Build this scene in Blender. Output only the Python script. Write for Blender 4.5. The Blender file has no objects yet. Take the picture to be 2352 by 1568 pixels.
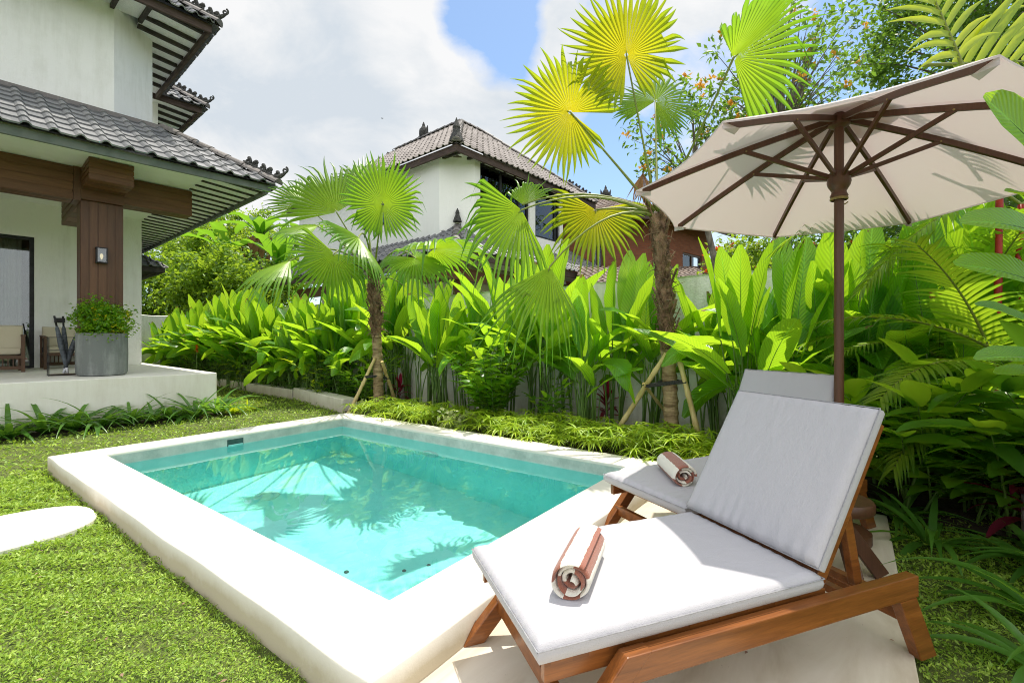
import bpy, bmesh, math, random
import numpy as np
from mathutils import Vector, Matrix, Quaternion
random.seed(7)
rng = np.random.default_rng(11)
SC = bpy.context.scene
COL = SC.collection
PI = math.pi
def R(d): return math.radians(d)
def V(*a): return Vector(a if len(a) > 1 else a[0])

# ------------------------------------------------------------------ camera
# the view: f and horizon are given for a picture 2352 x 1568 units wide
F, CX, CY, YAW, CZ = 1066.3, 1176.0, 777.2, R(36.26), 1.27
FWD = V(math.cos(YAW), math.sin(YAW), 0)
RT = V(math.sin(YAW), -math.cos(YAW), 0)
UP = V(0, 0, 1)
CAMP = V(0, 0, CZ)
cd = bpy.data.cameras.new('camera')
cd.sensor_width = 36.0
cd.lens = 36.0 * F / 2352.0
cd.shift_y = -(784 - CY) / 2352.0
cd.clip_start = 0.05
cd.clip_end = 5000
camo = bpy.data.objects.new('camera', cd)
COL.objects.link(camo)
camo.location = CAMP
camo.rotation_euler = (R(90), 0, YAW - R(90))
SC.camera = camo

def cw(r, f, z=0.0):
    """right / forward metres and height -> world"""
    p = RT * r + FWD * f
    return V(p.x, p.y, z)
def ray(x, y): return FWD + RT * ((x - CX) / F) + UP * ((CY - y) / F)
def at(x, y, d): return CAMP + ray(x, y) * d            # at forward distance d
def atz(x, y, z):
    r = ray(x, y); return CAMP + r * ((z - CZ) / r.z)
def atX(x, y, X):
    r = ray(x, y); return CAMP + r * (X / r.x)

# ------------------------------------------------------------------ object helpers
def tag(o, label=None, cat=None, group=None, kind=None):
    if label: o['label'] = label
    if cat: o['category'] = cat
    if group: o['group'] = group
    if kind: o['kind'] = kind
    return o
ORG = {}
def thing(name, label, cat, loc=(0, 0, 0), group=None):
    o = bpy.data.objects.new(name, None)
    o.empty_display_size = 0.1
    COL.objects.link(o)
    o.location = loc
    ORG[o.name] = V(loc)
    return tag(o, label, cat, group)
def copy_tree(o, parent=None):
    c = o.copy(); COL.objects.link(c)
    if parent is not None: c.parent = parent
    for ch in o.children: copy_tree(ch, c)
    return c

class MB:
    """collects geometry given in world (or local) coordinates and links it as one mesh object"""
    def __init__(s): s.v = []; s.f = []; s.uv = []
    def add(s, vs, fs, uvs=None):
        b = len(s.v)
        s.v.extend([tuple(p) for p in vs])
        s.f.extend([tuple(i + b for i in f) for f in fs])
        s.uv.extend(uvs if uvs is not None else [(0.0, 0.0)] * len(vs))
        return s
    def merge(s, o): return s.add(o.v, o.f, o.uv)
    def hexa(s, p): # 8 corners: bottom 0-3, top 4-7 ccw
        return s.add(p, [(3, 2, 1, 0), (4, 5, 6, 7), (0, 1, 5, 4), (1, 2, 6, 5), (2, 3, 7, 6), (3, 0, 4, 7)])
    def box(s, x0, x1, y0, y1, z0, z1, fr=None):
        p = [V(x0, y0, z0), V(x1, y0, z0), V(x1, y1, z0), V(x0, y1, z0), V(x0, y0, z1), V(x1, y0, z1), V(x1, y1, z1), V(x0, y1, z1)]
        if fr is not None: p = [fr(q) for q in p]
        return s.hexa(p)
    def bar(s, a, b, w, h, up=(0, 0, 1), ext=0.0):
        a, b = V(a), V(b); d = (b - a).normalized()
        a = a - d * ext; b = b + d * ext
        sd = d.cross(V(up))
        if sd.length < 1e-5: sd = d.cross(V(1, 0, 0))
        sd.normalize(); u = sd.cross(d)
        o = []
        for q in (a, b):
            o.append([q - sd * w / 2 - u * h / 2, q + sd * w / 2 - u * h / 2, q + sd * w / 2 + u * h / 2, q - sd * w / 2 + u * h / 2])
        p = o[0] + o[1]
        return s.add(p, [(3, 2, 1, 0), (4, 5, 6, 7), (0, 1, 5, 4), (1, 2, 6, 5), (2, 3, 7, 6), (3, 0, 4, 7)])
    def tube(s, path, rad, n=8, cap=True, jitter=0.0):
        path = [V(p) for p in path]
        if not hasattr(rad, '__len__'): rad = [rad] * len(path)
        vs = []; fs = []; uvs = []
        prev = None; L = 0
        for i, p in enumerate(path):
            d = (path[min(i + 1, len(path) - 1)] - path[max(i - 1, 0)])
            if d.length < 1e-9: d = V(0, 0, 1)
            d.normalize()
            if prev is None:
                sd = d.cross(V(0, 0, 1))
                if sd.length < 1e-3: sd = d.cross(V(1, 0, 0))
            else: sd = prev - d * prev.dot(d)
            sd.normalize(); prev = sd
            u = sd.cross(d)
            if i: L += (p - path[i - 1]).length
            for k in range(n):
                a = 2 * PI * k / n
                r = rad[i] * (1 + (random.uniform(-jitter, jitter) if jitter else 0))
                vs.append(p + sd * math.cos(a) * r + u * math.sin(a) * r); uvs.append((L, k / n))
        for i in range(len(path) - 1):
            for k in range(n):
                k2 = (k + 1) % n
                fs.append((i * n + k, i * n + k2, (i + 1) * n + k2, (i + 1) * n + k))
        if cap:
            fs.append(tuple(range(n))[::-1]); fs.append(tuple((len(path) - 1) * n + k for k in range(n)))
        return s.add(vs, fs, uvs)
    def lathe(s, prof, c, n=24, cap=True):
        vs = []; fs = []
        for (r, z) in prof:
            for k in range(n):
                a = 2 * PI * k / n; vs.append((c[0] + r * math.cos(a), c[1] + r * math.sin(a), c[2] + z))
        for i in range(len(prof) - 1):
            for k in range(n):
                k2 = (k + 1) % n; fs.append((i * n + k, i * n + k2, (i + 1) * n + k2, (i + 1) * n + k))
        if cap:
            fs.append(tuple(range(n))[::-1]); fs.append(tuple((len(prof) - 1) * n + k for k in range(n)))
        return s.add(vs, fs)
    def ball(s, c, r, n=8, m=5, sq=1.0):
        prof = [(max(1e-4, r * math.sin(PI * i / m)), -r * sq * math.cos(PI * i / m)) for i in range(m + 1)]
        return s.lathe(prof, c, n, cap=False)
    def prism(s, poly, nrm):
        """closed polygon (list of points) extruded by the vector nrm"""
        n = len(poly); nrm = V(nrm)
        vs = [V(p) for p in poly] + [V(p) + nrm for p in poly]
        fs = [tuple(range(n))[::-1], tuple(range(n, 2 * n))] + [(i, (i + 1) % n, n + (i + 1) % n, n + i) for i in range(n)]
        return s.add(vs, fs)
    def build(s, name, mat, parent=None, smooth=False, bevel=0.0, seg=2, auto=None):
        me = bpy.data.meshes.new(name)
        off = V(0, 0, 0)
        if parent is not None: off = ORG.get(parent.name, off)
        vs = np.array(s.v, dtype=np.float64).reshape(-1, 3) - np.array(off)
        me.from_pydata(vs.tolist(), [], s.f)
        uvl = me.uv_layers.new(name='UVMap')
        idx = np.empty(len(me.loops), dtype=np.int32); me.loops.foreach_get('vertex_index', idx)
        uvl.data.foreach_set('uv', np.array(s.uv, dtype=np.float32).reshape(-1, 2)[idx].ravel())
        if smooth: me.polygons.foreach_set('use_smooth', [True] * len(me.polygons))
        me.materials.append(mat)
        o = bpy.data.objects.new(name, me); COL.objects.link(o)
        if parent is not None:
            o.parent = parent; ORG[o.name] = off
        if bevel:
            m = o.modifiers.new('bevel', 'BEVEL'); m.width = bevel; m.segments = seg; m.limit_method = 'ANGLE'; m.angle_limit = R(40)
            m.harden_normals = False
        if smooth and auto:
            me.set_sharp_from_angle(angle=R(auto)) if hasattr(me, 'set_sharp_from_angle') else None
        return o

# ------------------------------------------------------------------ materials
class NT:
    def __init__(s, name):
        s.m = bpy.data.materials.new(name); s.m.use_nodes = True
        s.t = s.m.node_tree; s.t.nodes.clear()
        s.out = s.n('ShaderNodeOutputMaterial')
    def n(s, typ, **kw):
        nd = s.t.nodes.new(typ)
        for k, v in kw.items():
            if k in nd.inputs.keys() and not hasattr(nd, k): nd.inputs[k].default_value = v
            else: setattr(nd, k, v)
        return nd
    def l(s, a, b): s.t.links.new(a, b)
    def tex(s, kind='Object'):
        return s.n('ShaderNodeTexCoord').outputs[kind]
    def noise(s, scale, detail=4, rough=0.55, vec=None, dist=0.0):
        nd = s.n('ShaderNodeTexNoise'); nd.inputs['Scale'].default_value = scale; nd.inputs['Detail'].default_value = detail
        nd.inputs['Roughness'].default_value = rough; nd.inputs['Distortion'].default_value = dist
        if vec is not None: s.l(vec, nd.inputs['Vector'])
        return nd.outputs['Fac']
    def ramp(s, fac, stops):
        nd = s.n('ShaderNodeValToRGB'); e = nd.color_ramp.elements
        while len(e) > 1: e.remove(e[0])
        e[0].position = stops[0][0]; e[0].color = (*stops[0][1], 1)
        for p, c in stops[1:]:
            x = e.new(p); x.color = (*c, 1)
        s.l(fac, nd.inputs['Fac']); return nd.outputs['Color']
    def mapping(s, vec, scale=(1, 1, 1), rot=(0, 0, 0), loc=(0, 0, 0)):
        nd = s.n('ShaderNodeMapping'); nd.inputs['Scale'].default_value = scale; nd.inputs['Rotation'].default_value = rot; nd.inputs['Location'].default_value = loc
        s.l(vec, nd.inputs['Vector']); return nd.outputs['Vector']
    def math(s, op, a, b=None, c=None, clamp=False):
        nd = s.n('ShaderNodeMath'); nd.operation = op; nd.use_clamp = clamp
        for i, x in enumerate((a, b, c)):
            if x is None: continue
            if isinstance(x, (int, float)): nd.inputs[i].default_value = x
            else: s.l(x, nd.inputs[i])
        return nd.outputs[0]
    def mix(s, fac, a, b, mode='MIX'):
        nd = s.n('ShaderNodeMix'); nd.data_type = 'RGBA'; nd.blend_type = mode
        for i, x in ((0, fac), (6, a), (7, b)):
            if isinstance(x, (int, float)): nd.inputs[i].default_value = x
            elif isinstance(x, tuple): nd.inputs[i].default_value = (*x, 1)
            else: s.l(x, nd.inputs[i])
        return nd.outputs[2]
    def bump(s, h, strength=0.3, dist=0.02, normal=None):
        nd = s.n('ShaderNodeBump'); nd.inputs['Strength'].default_value = strength; nd.inputs['Distance'].default_value = dist
        s.l(h, nd.inputs['Height'])
        if normal is not None: s.l(normal, nd.inputs['Normal'])
        return nd.outputs['Normal']
    def bsdf(s, col, rough=0.6, spec=0.5, normal=None, **kw):
        nd = s.n('ShaderNodeBsdfPrincipled')
        if isinstance(col, tuple): nd.inputs['Base Color'].default_value = (*col, 1)
        else: s.l(col, nd.inputs['Base Color'])
        if isinstance(rough, (int, float)): nd.inputs['Roughness'].default_value = rough
        else: s.l(rough, nd.inputs['Roughness'])
        nd.inputs['Specular IOR Level'].default_value = spec
        if normal is not None: s.l(normal, nd.inputs['Normal'])
        for k, v in kw.items(): nd.inputs[k.replace('_', ' ')].default_value = v
        return nd.outputs['BSDF']
    def done(s, sh): s.l(sh, s.out.inputs['Surface']); return s.m

def m_noise(name, c1, c2, scale=3.0, rough=0.7, bump=0.2, bscale=40.0, bdist=0.005, spec=0.3, detail=5, stretch=(1, 1, 1), lo=0.35, hi=0.65):
    t = NT(name); v = t.mapping(t.tex(), stretch)
    col = t.ramp(t.noise(scale, detail, 0.6, v), [(lo, c1), (hi, c2)])
    nrm = t.bump(t.noise(bscale, 4, 0.6, t.tex()), bump, bdist) if bump else None
    return t.done(t.bsdf(col, rough, spec, nrm))

def m_plaster(name, base, stain, bump=0.35, bscale=60, streak=0.25, dirt=None):
    """painted render: soft blotches, faint rain streaks of their own shape, trowelled texture"""
    t = NT(name); o = t.tex()
    blot = t.noise(1.3, 6, 0.65, o)
    st = t.noise(2.2, 5, 0.7, t.mapping(o, (3.0, 3.0, 0.35)))
    f = t.math('MULTIPLY', t.math('SUBTRACT', t.math('ADD', blot, st), 0.95, clamp=True), streak * 6, clamp=True)
    col = t.mix(f, base, stain)
    if dirt:                                            # soil splashed up the foot of the wall
        sp = t.n('ShaderNodeSeparateXYZ'); t.l(o, sp.inputs[0])
        mr = t.n('ShaderNodeMapRange'); t.l(sp.outputs[2], mr.inputs[0]); mr.inputs[1].default_value = dirt[1]; mr.inputs[2].default_value = dirt[0]
        col = t.mix(t.math('MULTIPLY', mr.outputs[0], t.math('ADD', t.math('MULTIPLY', t.noise(6, 7, 0.7, t.mapping(o, (1, 1, .5))), 1.6), -0.25), clamp=True), col, (0.36, 0.30, 0.19))
    nrm = t.bump(t.math('ADD', t.noise(bscale, 5, 0.65, o), t.math('MULTIPLY', t.noise(bscale * 0.22, 3, 0.5, o), 0.8)), bump, 0.012)
    return t.done(t.bsdf(col, 0.85, 0.2, nrm))

def m_wood(name, dark, light, axis='x', rough=0.4, scale=9.0, spec=0.5, plank=0.0):
    t = NT(name); o = t.tex()
    st = {'x': (0.6, 9, 9), 'y': (9, 0.6, 9), 'z': (9, 9, 0.6)}[axis]
    v = t.mapping(o, st)
    g = t.noise(scale * 0.35, 6, 0.65, v, 0.6)
    fine = t.noise(scale * 2.4, 4, 0.6, v)
    col = t.ramp(t.math('ADD', t.math('MULTIPLY', g, 0.7), t.math('MULTIPLY', fine, 0.3)), [(0.3, dark), (0.52, tuple((a + b) / 2 for a, b in zip(dark, light))), (0.7, light)])
    oi = t.n('ShaderNodeNewGeometry').outputs['Random Per Island']
    col = t.mix(0.35, col, t.mix(oi, dark, light))
    nrm = t.bump(fine, 0.12, 0.003)
    return t.done(t.bsdf(col, rough, spec, nrm))

def m_leaf(name, dark, light, trans, tfac=0.45, rough=0.4, spec=0.5, veins='none', tw=1.0, dead=None, under=None):
    """leaf lamina: glossy upper cuticle plus light passing through; each leaf its own tone"""
    t = NT(name); o = t.tex('UV')
    g = t.n('ShaderNodeNewGeometry')
    rnd = g.outputs['Random Per Island']
    nz = t.noise(7.0, 3, 0.6, t.tex())
    f = t.math('ADD', t.math('MULTIPLY', rnd, 0.75), t.math('MULTIPLY', nz, 0.35), clamp=True)
    col = t.mix(f, dark, light)
    tr = t.mix(rnd, trans, tuple(min(1, c * 1.25) for c in trans))
    nrm = None
    if veins != 'none':
        sp = t.n('ShaderNodeSeparateXYZ'); t.l(o, sp.inputs[0])
        u, v = sp.outputs[0], sp.outputs[1]
        dv = t.math('ABSOLUTE', v)                      # v = -1..1 across, 0 on the midrib
        if veins == 'banana':
            w = t.math('SINE', t.math('MULTIPLY', t.math('SUBTRACT', u, t.math('MULTIPLY', dv, 0.16)), 150.0))
            col = t.mix(t.math('MULTIPLY', t.math('ADD', w, 1.0), 0.09), col, dark)
            tr = t.mix(t.math('MULTIPLY', t.math('ADD', w, 1.0), 0.1), tr, dark)
            nrm = t.bump(w, 0.22, 0.004)
            tipm = t.math('GREATER_THAN', t.math('ADD', u, t.math('MULTIPLY', t.math('SUBTRACT', t.noise(9, 4, 0.6, t.tex()), 0.5), 0.55)), t.math('ADD', 0.93, t.math('MULTIPLY', rnd, 0.35)))
            col = t.mix(tipm, col, (0.20, 0.13, 0.05)); tr = t.mix(tipm, tr, (0.30, 0.18, 0.05))
            mid = t.math('LESS_THAN', dv, 0.055)
            col = t.mix(mid, col, tuple(min(1, c * 1.7 + 0.04) for c in light))
            tr = t.mix(mid, tr, tuple(c * 0.75 for c in trans))
        elif veins == 'fan':                            # yellower towards the hub, green towards the tips
            ln = t.n('ShaderNodeMapRange'); ln.interpolation_type = 'SMOOTHSTEP'; t.l(dv, ln.inputs[0]); ln.inputs[1].default_value = 0.55; ln.inputs[2].default_value = 1.0
            lf = t.math('MULTIPLY', ln.outputs[0], 0.50)  # pleat shading painted in as darker segment edges
            m = t.math('SUBTRACT', 1.05, t.math('MULTIPLY', u, 1.15), clamp=True)
            col = t.mix(t.math('MULTIPLY', m, 0.6), col, tuple(min(1, a * 0.8 + 0.02) for a in trans))
            tr = t.mix(m, tuple(c * k for c, k in zip(trans, (0.42, 0.70, 0.8))), trans)
            col = t.mix(lf, col, dark); tr = t.mix(lf, tr, tuple(c * 0.28 for c in trans))
    if dead is not None:
        dm = t.math('GREATER_THAN', t.math('ADD', t.math('MULTIPLY', o and t.noise(5, 3, 0.6, t.tex()), 1.0), t.math('MULTIPLY', rnd, 0.25)), 0.80)
        col = t.mix(dm, col, dead); tr = t.mix(dm, tr, dead)
    a = t.bsdf(col, rough, spec, nrm)
    b = t.n('ShaderNodeBsdfTranslucent'); t.l(tr, b.inputs['Color'])
    if nrm is not None: t.l(nrm, b.inputs['Normal'])
    mx = t.n('ShaderNodeMixShader'); mx.inputs[0].default_value = tfac
    t.l(a, mx.inputs[1]); t.l(b.outputs[0], mx.inputs[2])
    return t.done(mx.outputs[0])

def m_tile(name, c1, c2, lich, rough=0.6):
    """clay tiles: every tile its own tone, with lichen specks"""
    t = NT(name); o = t.tex()
    rnd = t.n('ShaderNodeNewGeometry').outputs['Random Per Island']
    col = t.mix(rnd, c1, c2)
    sp = t.ramp(t.noise(14, 5, 0.7, o), [(0.55, (0, 0, 0)), (0.72, (1, 1, 1))])
    col = t.mix(t.math('MULTIPLY', sp, 0.55), col, lich)
    nrm = t.bump(t.noise(70, 4, 0.6, o), 0.25, 0.004)
    return t.done(t.bsdf(col, rough, 0.65, nrm))
# ------------------------------------------------------------------ sky, sun
SUN_DIR = V(0.32, 0.03, 1.0).normalized()
SUN_EL = math.asin(SUN_DIR.z)
world = bpy.data.worlds.new('World'); SC.world = world; world.use_nodes = True
wt = world.node_tree; wt.nodes.clear()
class WT(NT):
    def __init__(s): s.t = wt; s.out = s.n('ShaderNodeOutputWorld')
w = WT()
sky = w.n('ShaderNodeTexSky'); sky.sky_type = 'NISHITA'; sky.sun_disc = False
sky.sun_elevation = SUN_EL; sky.sun_rotation = math.atan2(SUN_DIR.x, SUN_DIR.y)
sky.air_density = 1.0; sky.dust_density = 0.6; sky.ozone_density = 1.6
gen = w.tex('Generated')
def blob(px, py, inner, outer):
    d = ray(px, py).normalized()
    nd = w.n('ShaderNodeVectorMath'); nd.operation = 'DOT_PRODUCT'; w.l(gen, nd.inputs[0]); nd.inputs[1].default_value = d
    mr = w.n('ShaderNodeMapRange'); mr.interpolation_type = 'SMOOTHSTEP'
    w.l(nd.outputs['Value'], mr.inputs['Value'])
    mr.inputs['From Min'].default_value = math.cos(R(outer)); mr.inputs['From Max'].default_value = math.cos(R(inner))
    return mr.outputs['Result']
base_n = w.noise(2.6, 9, 0.58, w.mapping(gen, (1, 1, 1.7), (0, 0, 0), (3.1, 1.7, 0.4)), 0.25)
fine_n = w.noise(9.0, 7, 0.6, gen, 0.2)
dens = w.math('ADD', w.math('MULTIPLY', base_n, 1.0), w.math('MULTIPLY', w.math('SUBTRACT', fine_n, 0.5), 0.22))
for (bx, by, i, o_, a) in ((620, 170, 6, 24, 0.34), (930, 40, 3, 13, 0.16), (760, 330, 4, 15, 0.2), (1080, 235, 1, 7, 0.26), (1250, 75, 1, 5, 0.17), (1640, 170, 3, 14, 0.17), (1230, 300, 1, 7, 0.14), (1310, 120, 1, 6, 0.10),
                        (1120, 90, 2, 7, -0.24), (1340, 400, 3, 8, -0.14), (1420, 20, 2, 7, -0.04), (1250, 300, 1, 5, 0.12), (1950, 60, 3, 9, -0.1), (1750, 540, 2, 12, 0.22)):
    dens = w.math('ADD', dens, w.math('MULTIPLY', blob(bx, by, i, o_), a))
# thick middles of the clouds are greyer than their edges
grey = w.math('ADD', w.math('MULTIPLY', w.math('SUBTRACT', dens, 0.62), 0.55), w.math('MULTIPLY', w.math('SUBTRACT', w.noise(3.6, 9, 0.60, w.mapping(gen, (1, 1, 1.6), (0, 0, 0), (0.7, 2.2, 0)), 0.5), 0.44), 2.1))
for (bx, by, i, o_, a) in ((700, 230, 3, 17, 0.22), (560, 90, 4, 14, 0.06), (980, 90, 2, 9, -0.40), (720, 380, 2, 8, -0.25), (470, 420, 2, 7, -0.2)):
    grey = w.math('ADD', grey, w.math('MULTIPLY', blob(bx, by, i, o_), a))
thick = w.ramp(grey, [(0.05, (4.6, 4.62, 4.65)), (0.30, (4.0, 4.15, 4.3)), (0.60, (3.3, 3.62, 3.95))])
# unseen bright cloud behind the camera and glare round the sun, added for fill
def lobe(d, lo, hi, gain):
    nd = w.n('ShaderNodeVectorMath'); nd.operation = 'DOT_PRODUCT'; w.l(gen, nd.inputs[0]); nd.inputs[1].default_value = V(d).normalized()
    mr = w.n('ShaderNodeMapRange'); mr.interpolation_type = 'SMOOTHSTEP'; w.l(nd.outputs['Value'], mr.inputs['Value'])
    mr.inputs['From Min'].default_value = lo; mr.inputs['From Max'].default_value = hi; mr.inputs['To Min'].default_value = 0.0; mr.inputs['To Max'].default_value = gain
    return mr.outputs['Result']
back = lobe(-FWD + UP * 0.35, -0.15, 0.75, 1.0)
dens = w.math('ADD', dens, w.math('MULTIPLY', back, 0.25))
dens = w.math('ADD', dens, lobe(SUN_DIR, 0.72, 0.97, 0.22))
gain = w.math('ADD', w.math('ADD', 1.0, w.math('MULTIPLY', back, 0.65)), lobe(SUN_DIR, 0.80, 0.99, 0.6))
gc = w.n('ShaderNodeCombineXYZ')
for i in range(3): w.l(gain, gc.inputs[i])
thick = w.mix(1.0, thick, gc.outputs[0], 'MULTIPLY')
cl = w.ramp(dens, [(0.50, (0, 0, 0)), (0.585, (0.55, 0.55, 0.55)), (0.68, (1, 1, 1))])
skc = w.mix(1.0, sky.outputs['Color'], (0.98, 1.02, 1.0), 'MULTIPLY')
mixc = w.mix(cl, skc, thick)
bg = w.n('ShaderNodeBackground'); bg.inputs['Strength'].default_value = 0.15
w.l(mixc, bg.inputs['Color']); w.l(bg.outputs[0], w.out.inputs['Surface'])

sl = bpy.data.lights.new('sun', 'SUN'); sl.energy = 3.75; sl.angle = R(0.53); sl.color = (1.0, 0.94, 0.83)
so = bpy.data.objects.new('sun', sl); COL.objects.link(so)
so.rotation_euler = (-SUN_DIR).to_track_quat('-Z', 'Y').to_euler()
so.location = (5, 5, 30)
try: sl.cycles.is_caustics_light = True
except Exception as e: print('no caustics', e)

SC.view_settings.view_transform = 'Standard'; SC.view_settings.look = 'None'
SC.view_settings.exposure = 0.46; SC.view_settings.gamma = 1.0
SC.render.engine = 'CYCLES'
cy = SC.cycles
cy.filter_width = 1.05
cy.denoising_input_passes = 'RGB_ALBEDO_NORMAL'; cy.denoising_prefilter = 'NONE'
cy.use_denoising = True; cy.denoiser = 'OPENIMAGEDENOISE'
cy.max_bounces = 10; cy.diffuse_bounces = 6; cy.glossy_bounces = 4; cy.transmission_bounces = 8; cy.transparent_max_bounces = 12
cy.sample_clamp_indirect = 10.0
cy.caustics_reflective = False; cy.caustics_refractive = True

# ------------------------------------------------------------------ pool
X0, X1, Y0, Y1 = 0.969, 4.31, 1.298, 6.314
XI0, XI1, YI0, YI1 = 1.33, 3.98, 1.645, 5.976
ZC, ZW, ZF = 0.123, -0.007, -1.53
def m_cope():
    t = NT('coping_plaster'); o = t.tex()
    f = t.math('MULTIPLY', t.math('SUBTRACT', t.noise(1.6, 6, 0.65, o), 0.52, clamp=True), 1.6, clamp=True)
    col = t.mix(f, (0.75, 0.72, 0.645), (0.58, 0.515, 0.405))
    # splash dirt and algae up the outer sides, deepened to paint in their shade
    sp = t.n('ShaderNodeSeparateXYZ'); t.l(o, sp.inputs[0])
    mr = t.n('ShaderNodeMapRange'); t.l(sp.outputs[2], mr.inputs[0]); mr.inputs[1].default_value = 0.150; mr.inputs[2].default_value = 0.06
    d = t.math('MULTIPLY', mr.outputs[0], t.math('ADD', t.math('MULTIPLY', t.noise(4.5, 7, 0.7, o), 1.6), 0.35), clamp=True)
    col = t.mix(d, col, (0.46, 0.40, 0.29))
    return t.done(t.bsdf(col, 0.8, 0.2, t.bump(t.noise(70, 5, 0.65, o), 0.15, 0.008)))
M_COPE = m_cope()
M_DECK = None
def m_basin():
    t = NT('pool_plaster'); o = t.tex()
    b = t.noise(2.0, 7, 0.7, o); st = t.noise(3.0, 6, 0.7, t.mapping(o, (2.5, 2.5, 0.6)))
    col = t.ramp(t.math('MULTIPLY', t.math('ADD', b, st), 0.5), [(0.30, (0.21, 0.73, 0.695)), (0.5, (0.265, 0.80, 0.765)), (0.70, (0.33, 0.845, 0.81))])
    # dry band above the water: the same plaster, bleached greyer by sun and splashes
    sp = t.n('ShaderNodeSeparateXYZ'); t.l(o, sp.inputs[0])
    mr = t.n('ShaderNodeMapRange'); t.l(sp.outputs[2], mr.inputs[0]); mr.inputs[1].default_value = ZW - ORGZ - 0.02; mr.inputs[2].default_value = ZW - ORGZ + 0.01
    dry = t.ramp(t.noise(5.0, 7, 0.7, o), [(0.35, (0.36, 0.40, 0.36)), (0.65, (0.58, 0.59, 0.54))])
    col = t.mix(mr.outputs[0], col, dry)
    nrm = t.bump(t.noise(35, 5, 0.6, o), 0.12, 0.01)
    return t.done(t.bsdf(col, 0.7, 0.2, nrm))
ORGZ = -0.03
pool = thing('swimming_pool', 'small rectangular plunge pool with raised cream coping and turquoise water', 'pool', ((X0 + X1) / 2, (Y0 + Y1) / 2, ORGZ))
mb = MB()
def ringpts(z): return [V(X0, Y0, z), V(X1, Y0, z), V(X1, Y1, z), V(X0, Y1, z)], [V(XI0, YI0, z), V(XI1, YI0, z), V(XI1, YI1, z), V(XI0, YI1, z)]
# coping: top, sides and the inner lip, subdivided so its edges can wander a little as hand-floated plaster does
def wob(p, s): return 0.004 * math.sin(p * 3.1 + s) + 0.003 * math.sin(p * 7.3 + 2 * s)
def strip(o0, o1, i0, i1, n, sd):
    vs = []; fs = []
    for k in range(n + 1):
        a = k / n
        po = V(o0).lerp(V(o1), a); pi = V(i0).lerp(V(i1), a)
        out = (V(o0) - V(i0)); 
        e = 0.0 if k in (0, n) else wob((V(o1) - V(o0)).length * a, sd)
        d = V((o1[1] - o0[1]), -(o1[0] - o0[0]), 0).normalized()
        po = po + d * e
        lip = pi
        vs += [po + V(0, 0, -0.32), po + V(0, 0, -0.007), po.lerp(pi, 0.018), pi.lerp(po, 0.5) + V(0, 0, 0.002), pi.lerp(po, 0.02), lip + V(0, 0, -0.008), lip + V(0, 0, -0.03)]
    for k in range(n):
        for j in range(6):
            a = k * 7 + j
            fs.append((a, a + 7, a + 8, a + 1))
    return vs, fs
O, I = ringpts(ZC)
for k in range(4):
    vs, fs = strip(O[k], O[(k + 1) % 4], I[k], I[(k + 1) % 4], 40, k * 1.7)
    mb.add(vs, fs)
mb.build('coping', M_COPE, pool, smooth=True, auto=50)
mb = MB()
zt = ZC - 0.03
c = I
lo = [V(p.x, p.y, ZF) for p in c]; hi = [V(p.x, p.y, zt) for p in c]
vs = lo + hi
mb.add(vs, [(0, 1, 2, 3), (1, 0, 4, 5), (2, 1, 5, 6), (3, 2, 6, 7), (0, 3, 7, 4)])
basin = mb.build('basin', m_basin(), pool)
# small fittings of the pool, each standing a little proud of the plaster
M_DARK = m_noise('dark_opening', (0.03, 0.07, 0.065), (0.06, 0.12, 0.11), 8, 0.6, 0)
M_FIT = m_noise('pool_fitting', (0.27, 0.62, 0.60), (0.34, 0.70, 0.68), 9, 0.45, 0)
mb = MB(); mb.box(2.44, 2.62, YI1 - 0.004, YI1 + 0.02, ZW - 0.03, ZC - 0.055)
sk = mb.build('skimmer', M_DARK, pool)
mb = MB(); mb.box(2.45, 2.61, YI1 - 0.012, YI1 - 0.005, ZW - 0.028, ZW + 0.012); mb.build('skimmer_flap', M_FIT, sk)
def disc_x(mb, c, r, th, n=28):
    ring = lambda rr, dx: [V(c.x + dx, c.y + rr * math.cos(2 * PI * k / n), c.z + rr * math.sin(2 * PI * k / n)) for k in range(n)]
    a, b, d2 = ring(r, 0), ring(r * 0.92, -th), ring(r * 0.55, -th * 0.6)
    vs = a + b + d2; fs = []
    for k in range(n):
        k2 = (k + 1) % n
        fs += [(k, k2, n + k2, n + k), (n + k, n + k2, 2 * n + k2, 2 * n + k)]
    fs.append(tuple(2 * n + k for k in range(n)))
    return mb.add(vs, fs)
mb = disc_x(MB(), V(XI1 - 0.002, 4.15, -0.50), 0.13, 0.03); mb.build('pool_light', M_FIT, pool, smooth=True, auto=30)
mb = MB(); mb.lathe([(0.13, 0), (0.12, 0.02), (0.07, 0.022), (0.065, 0.012), (0.001, 0.012)], (2.55, 5.25, ZF + 0.002), 28, cap=False)
mb.build('floor_drain', M_FIT, pool, smooth=True, auto=30)
for (dx, dy) in ((2.62, 3.05), (2.80, 2.95), (2.3, 3.4), (3.1, 2.6)):
    mb = MB(); mb.lathe([(0.02, 0), (0.016, 0.008), (0.001, 0.009)], (dx, dy, ZF + 0.002), 10, cap=False)
    mb.build('return_inlet', M_DARK, pool, smooth=True)

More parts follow.
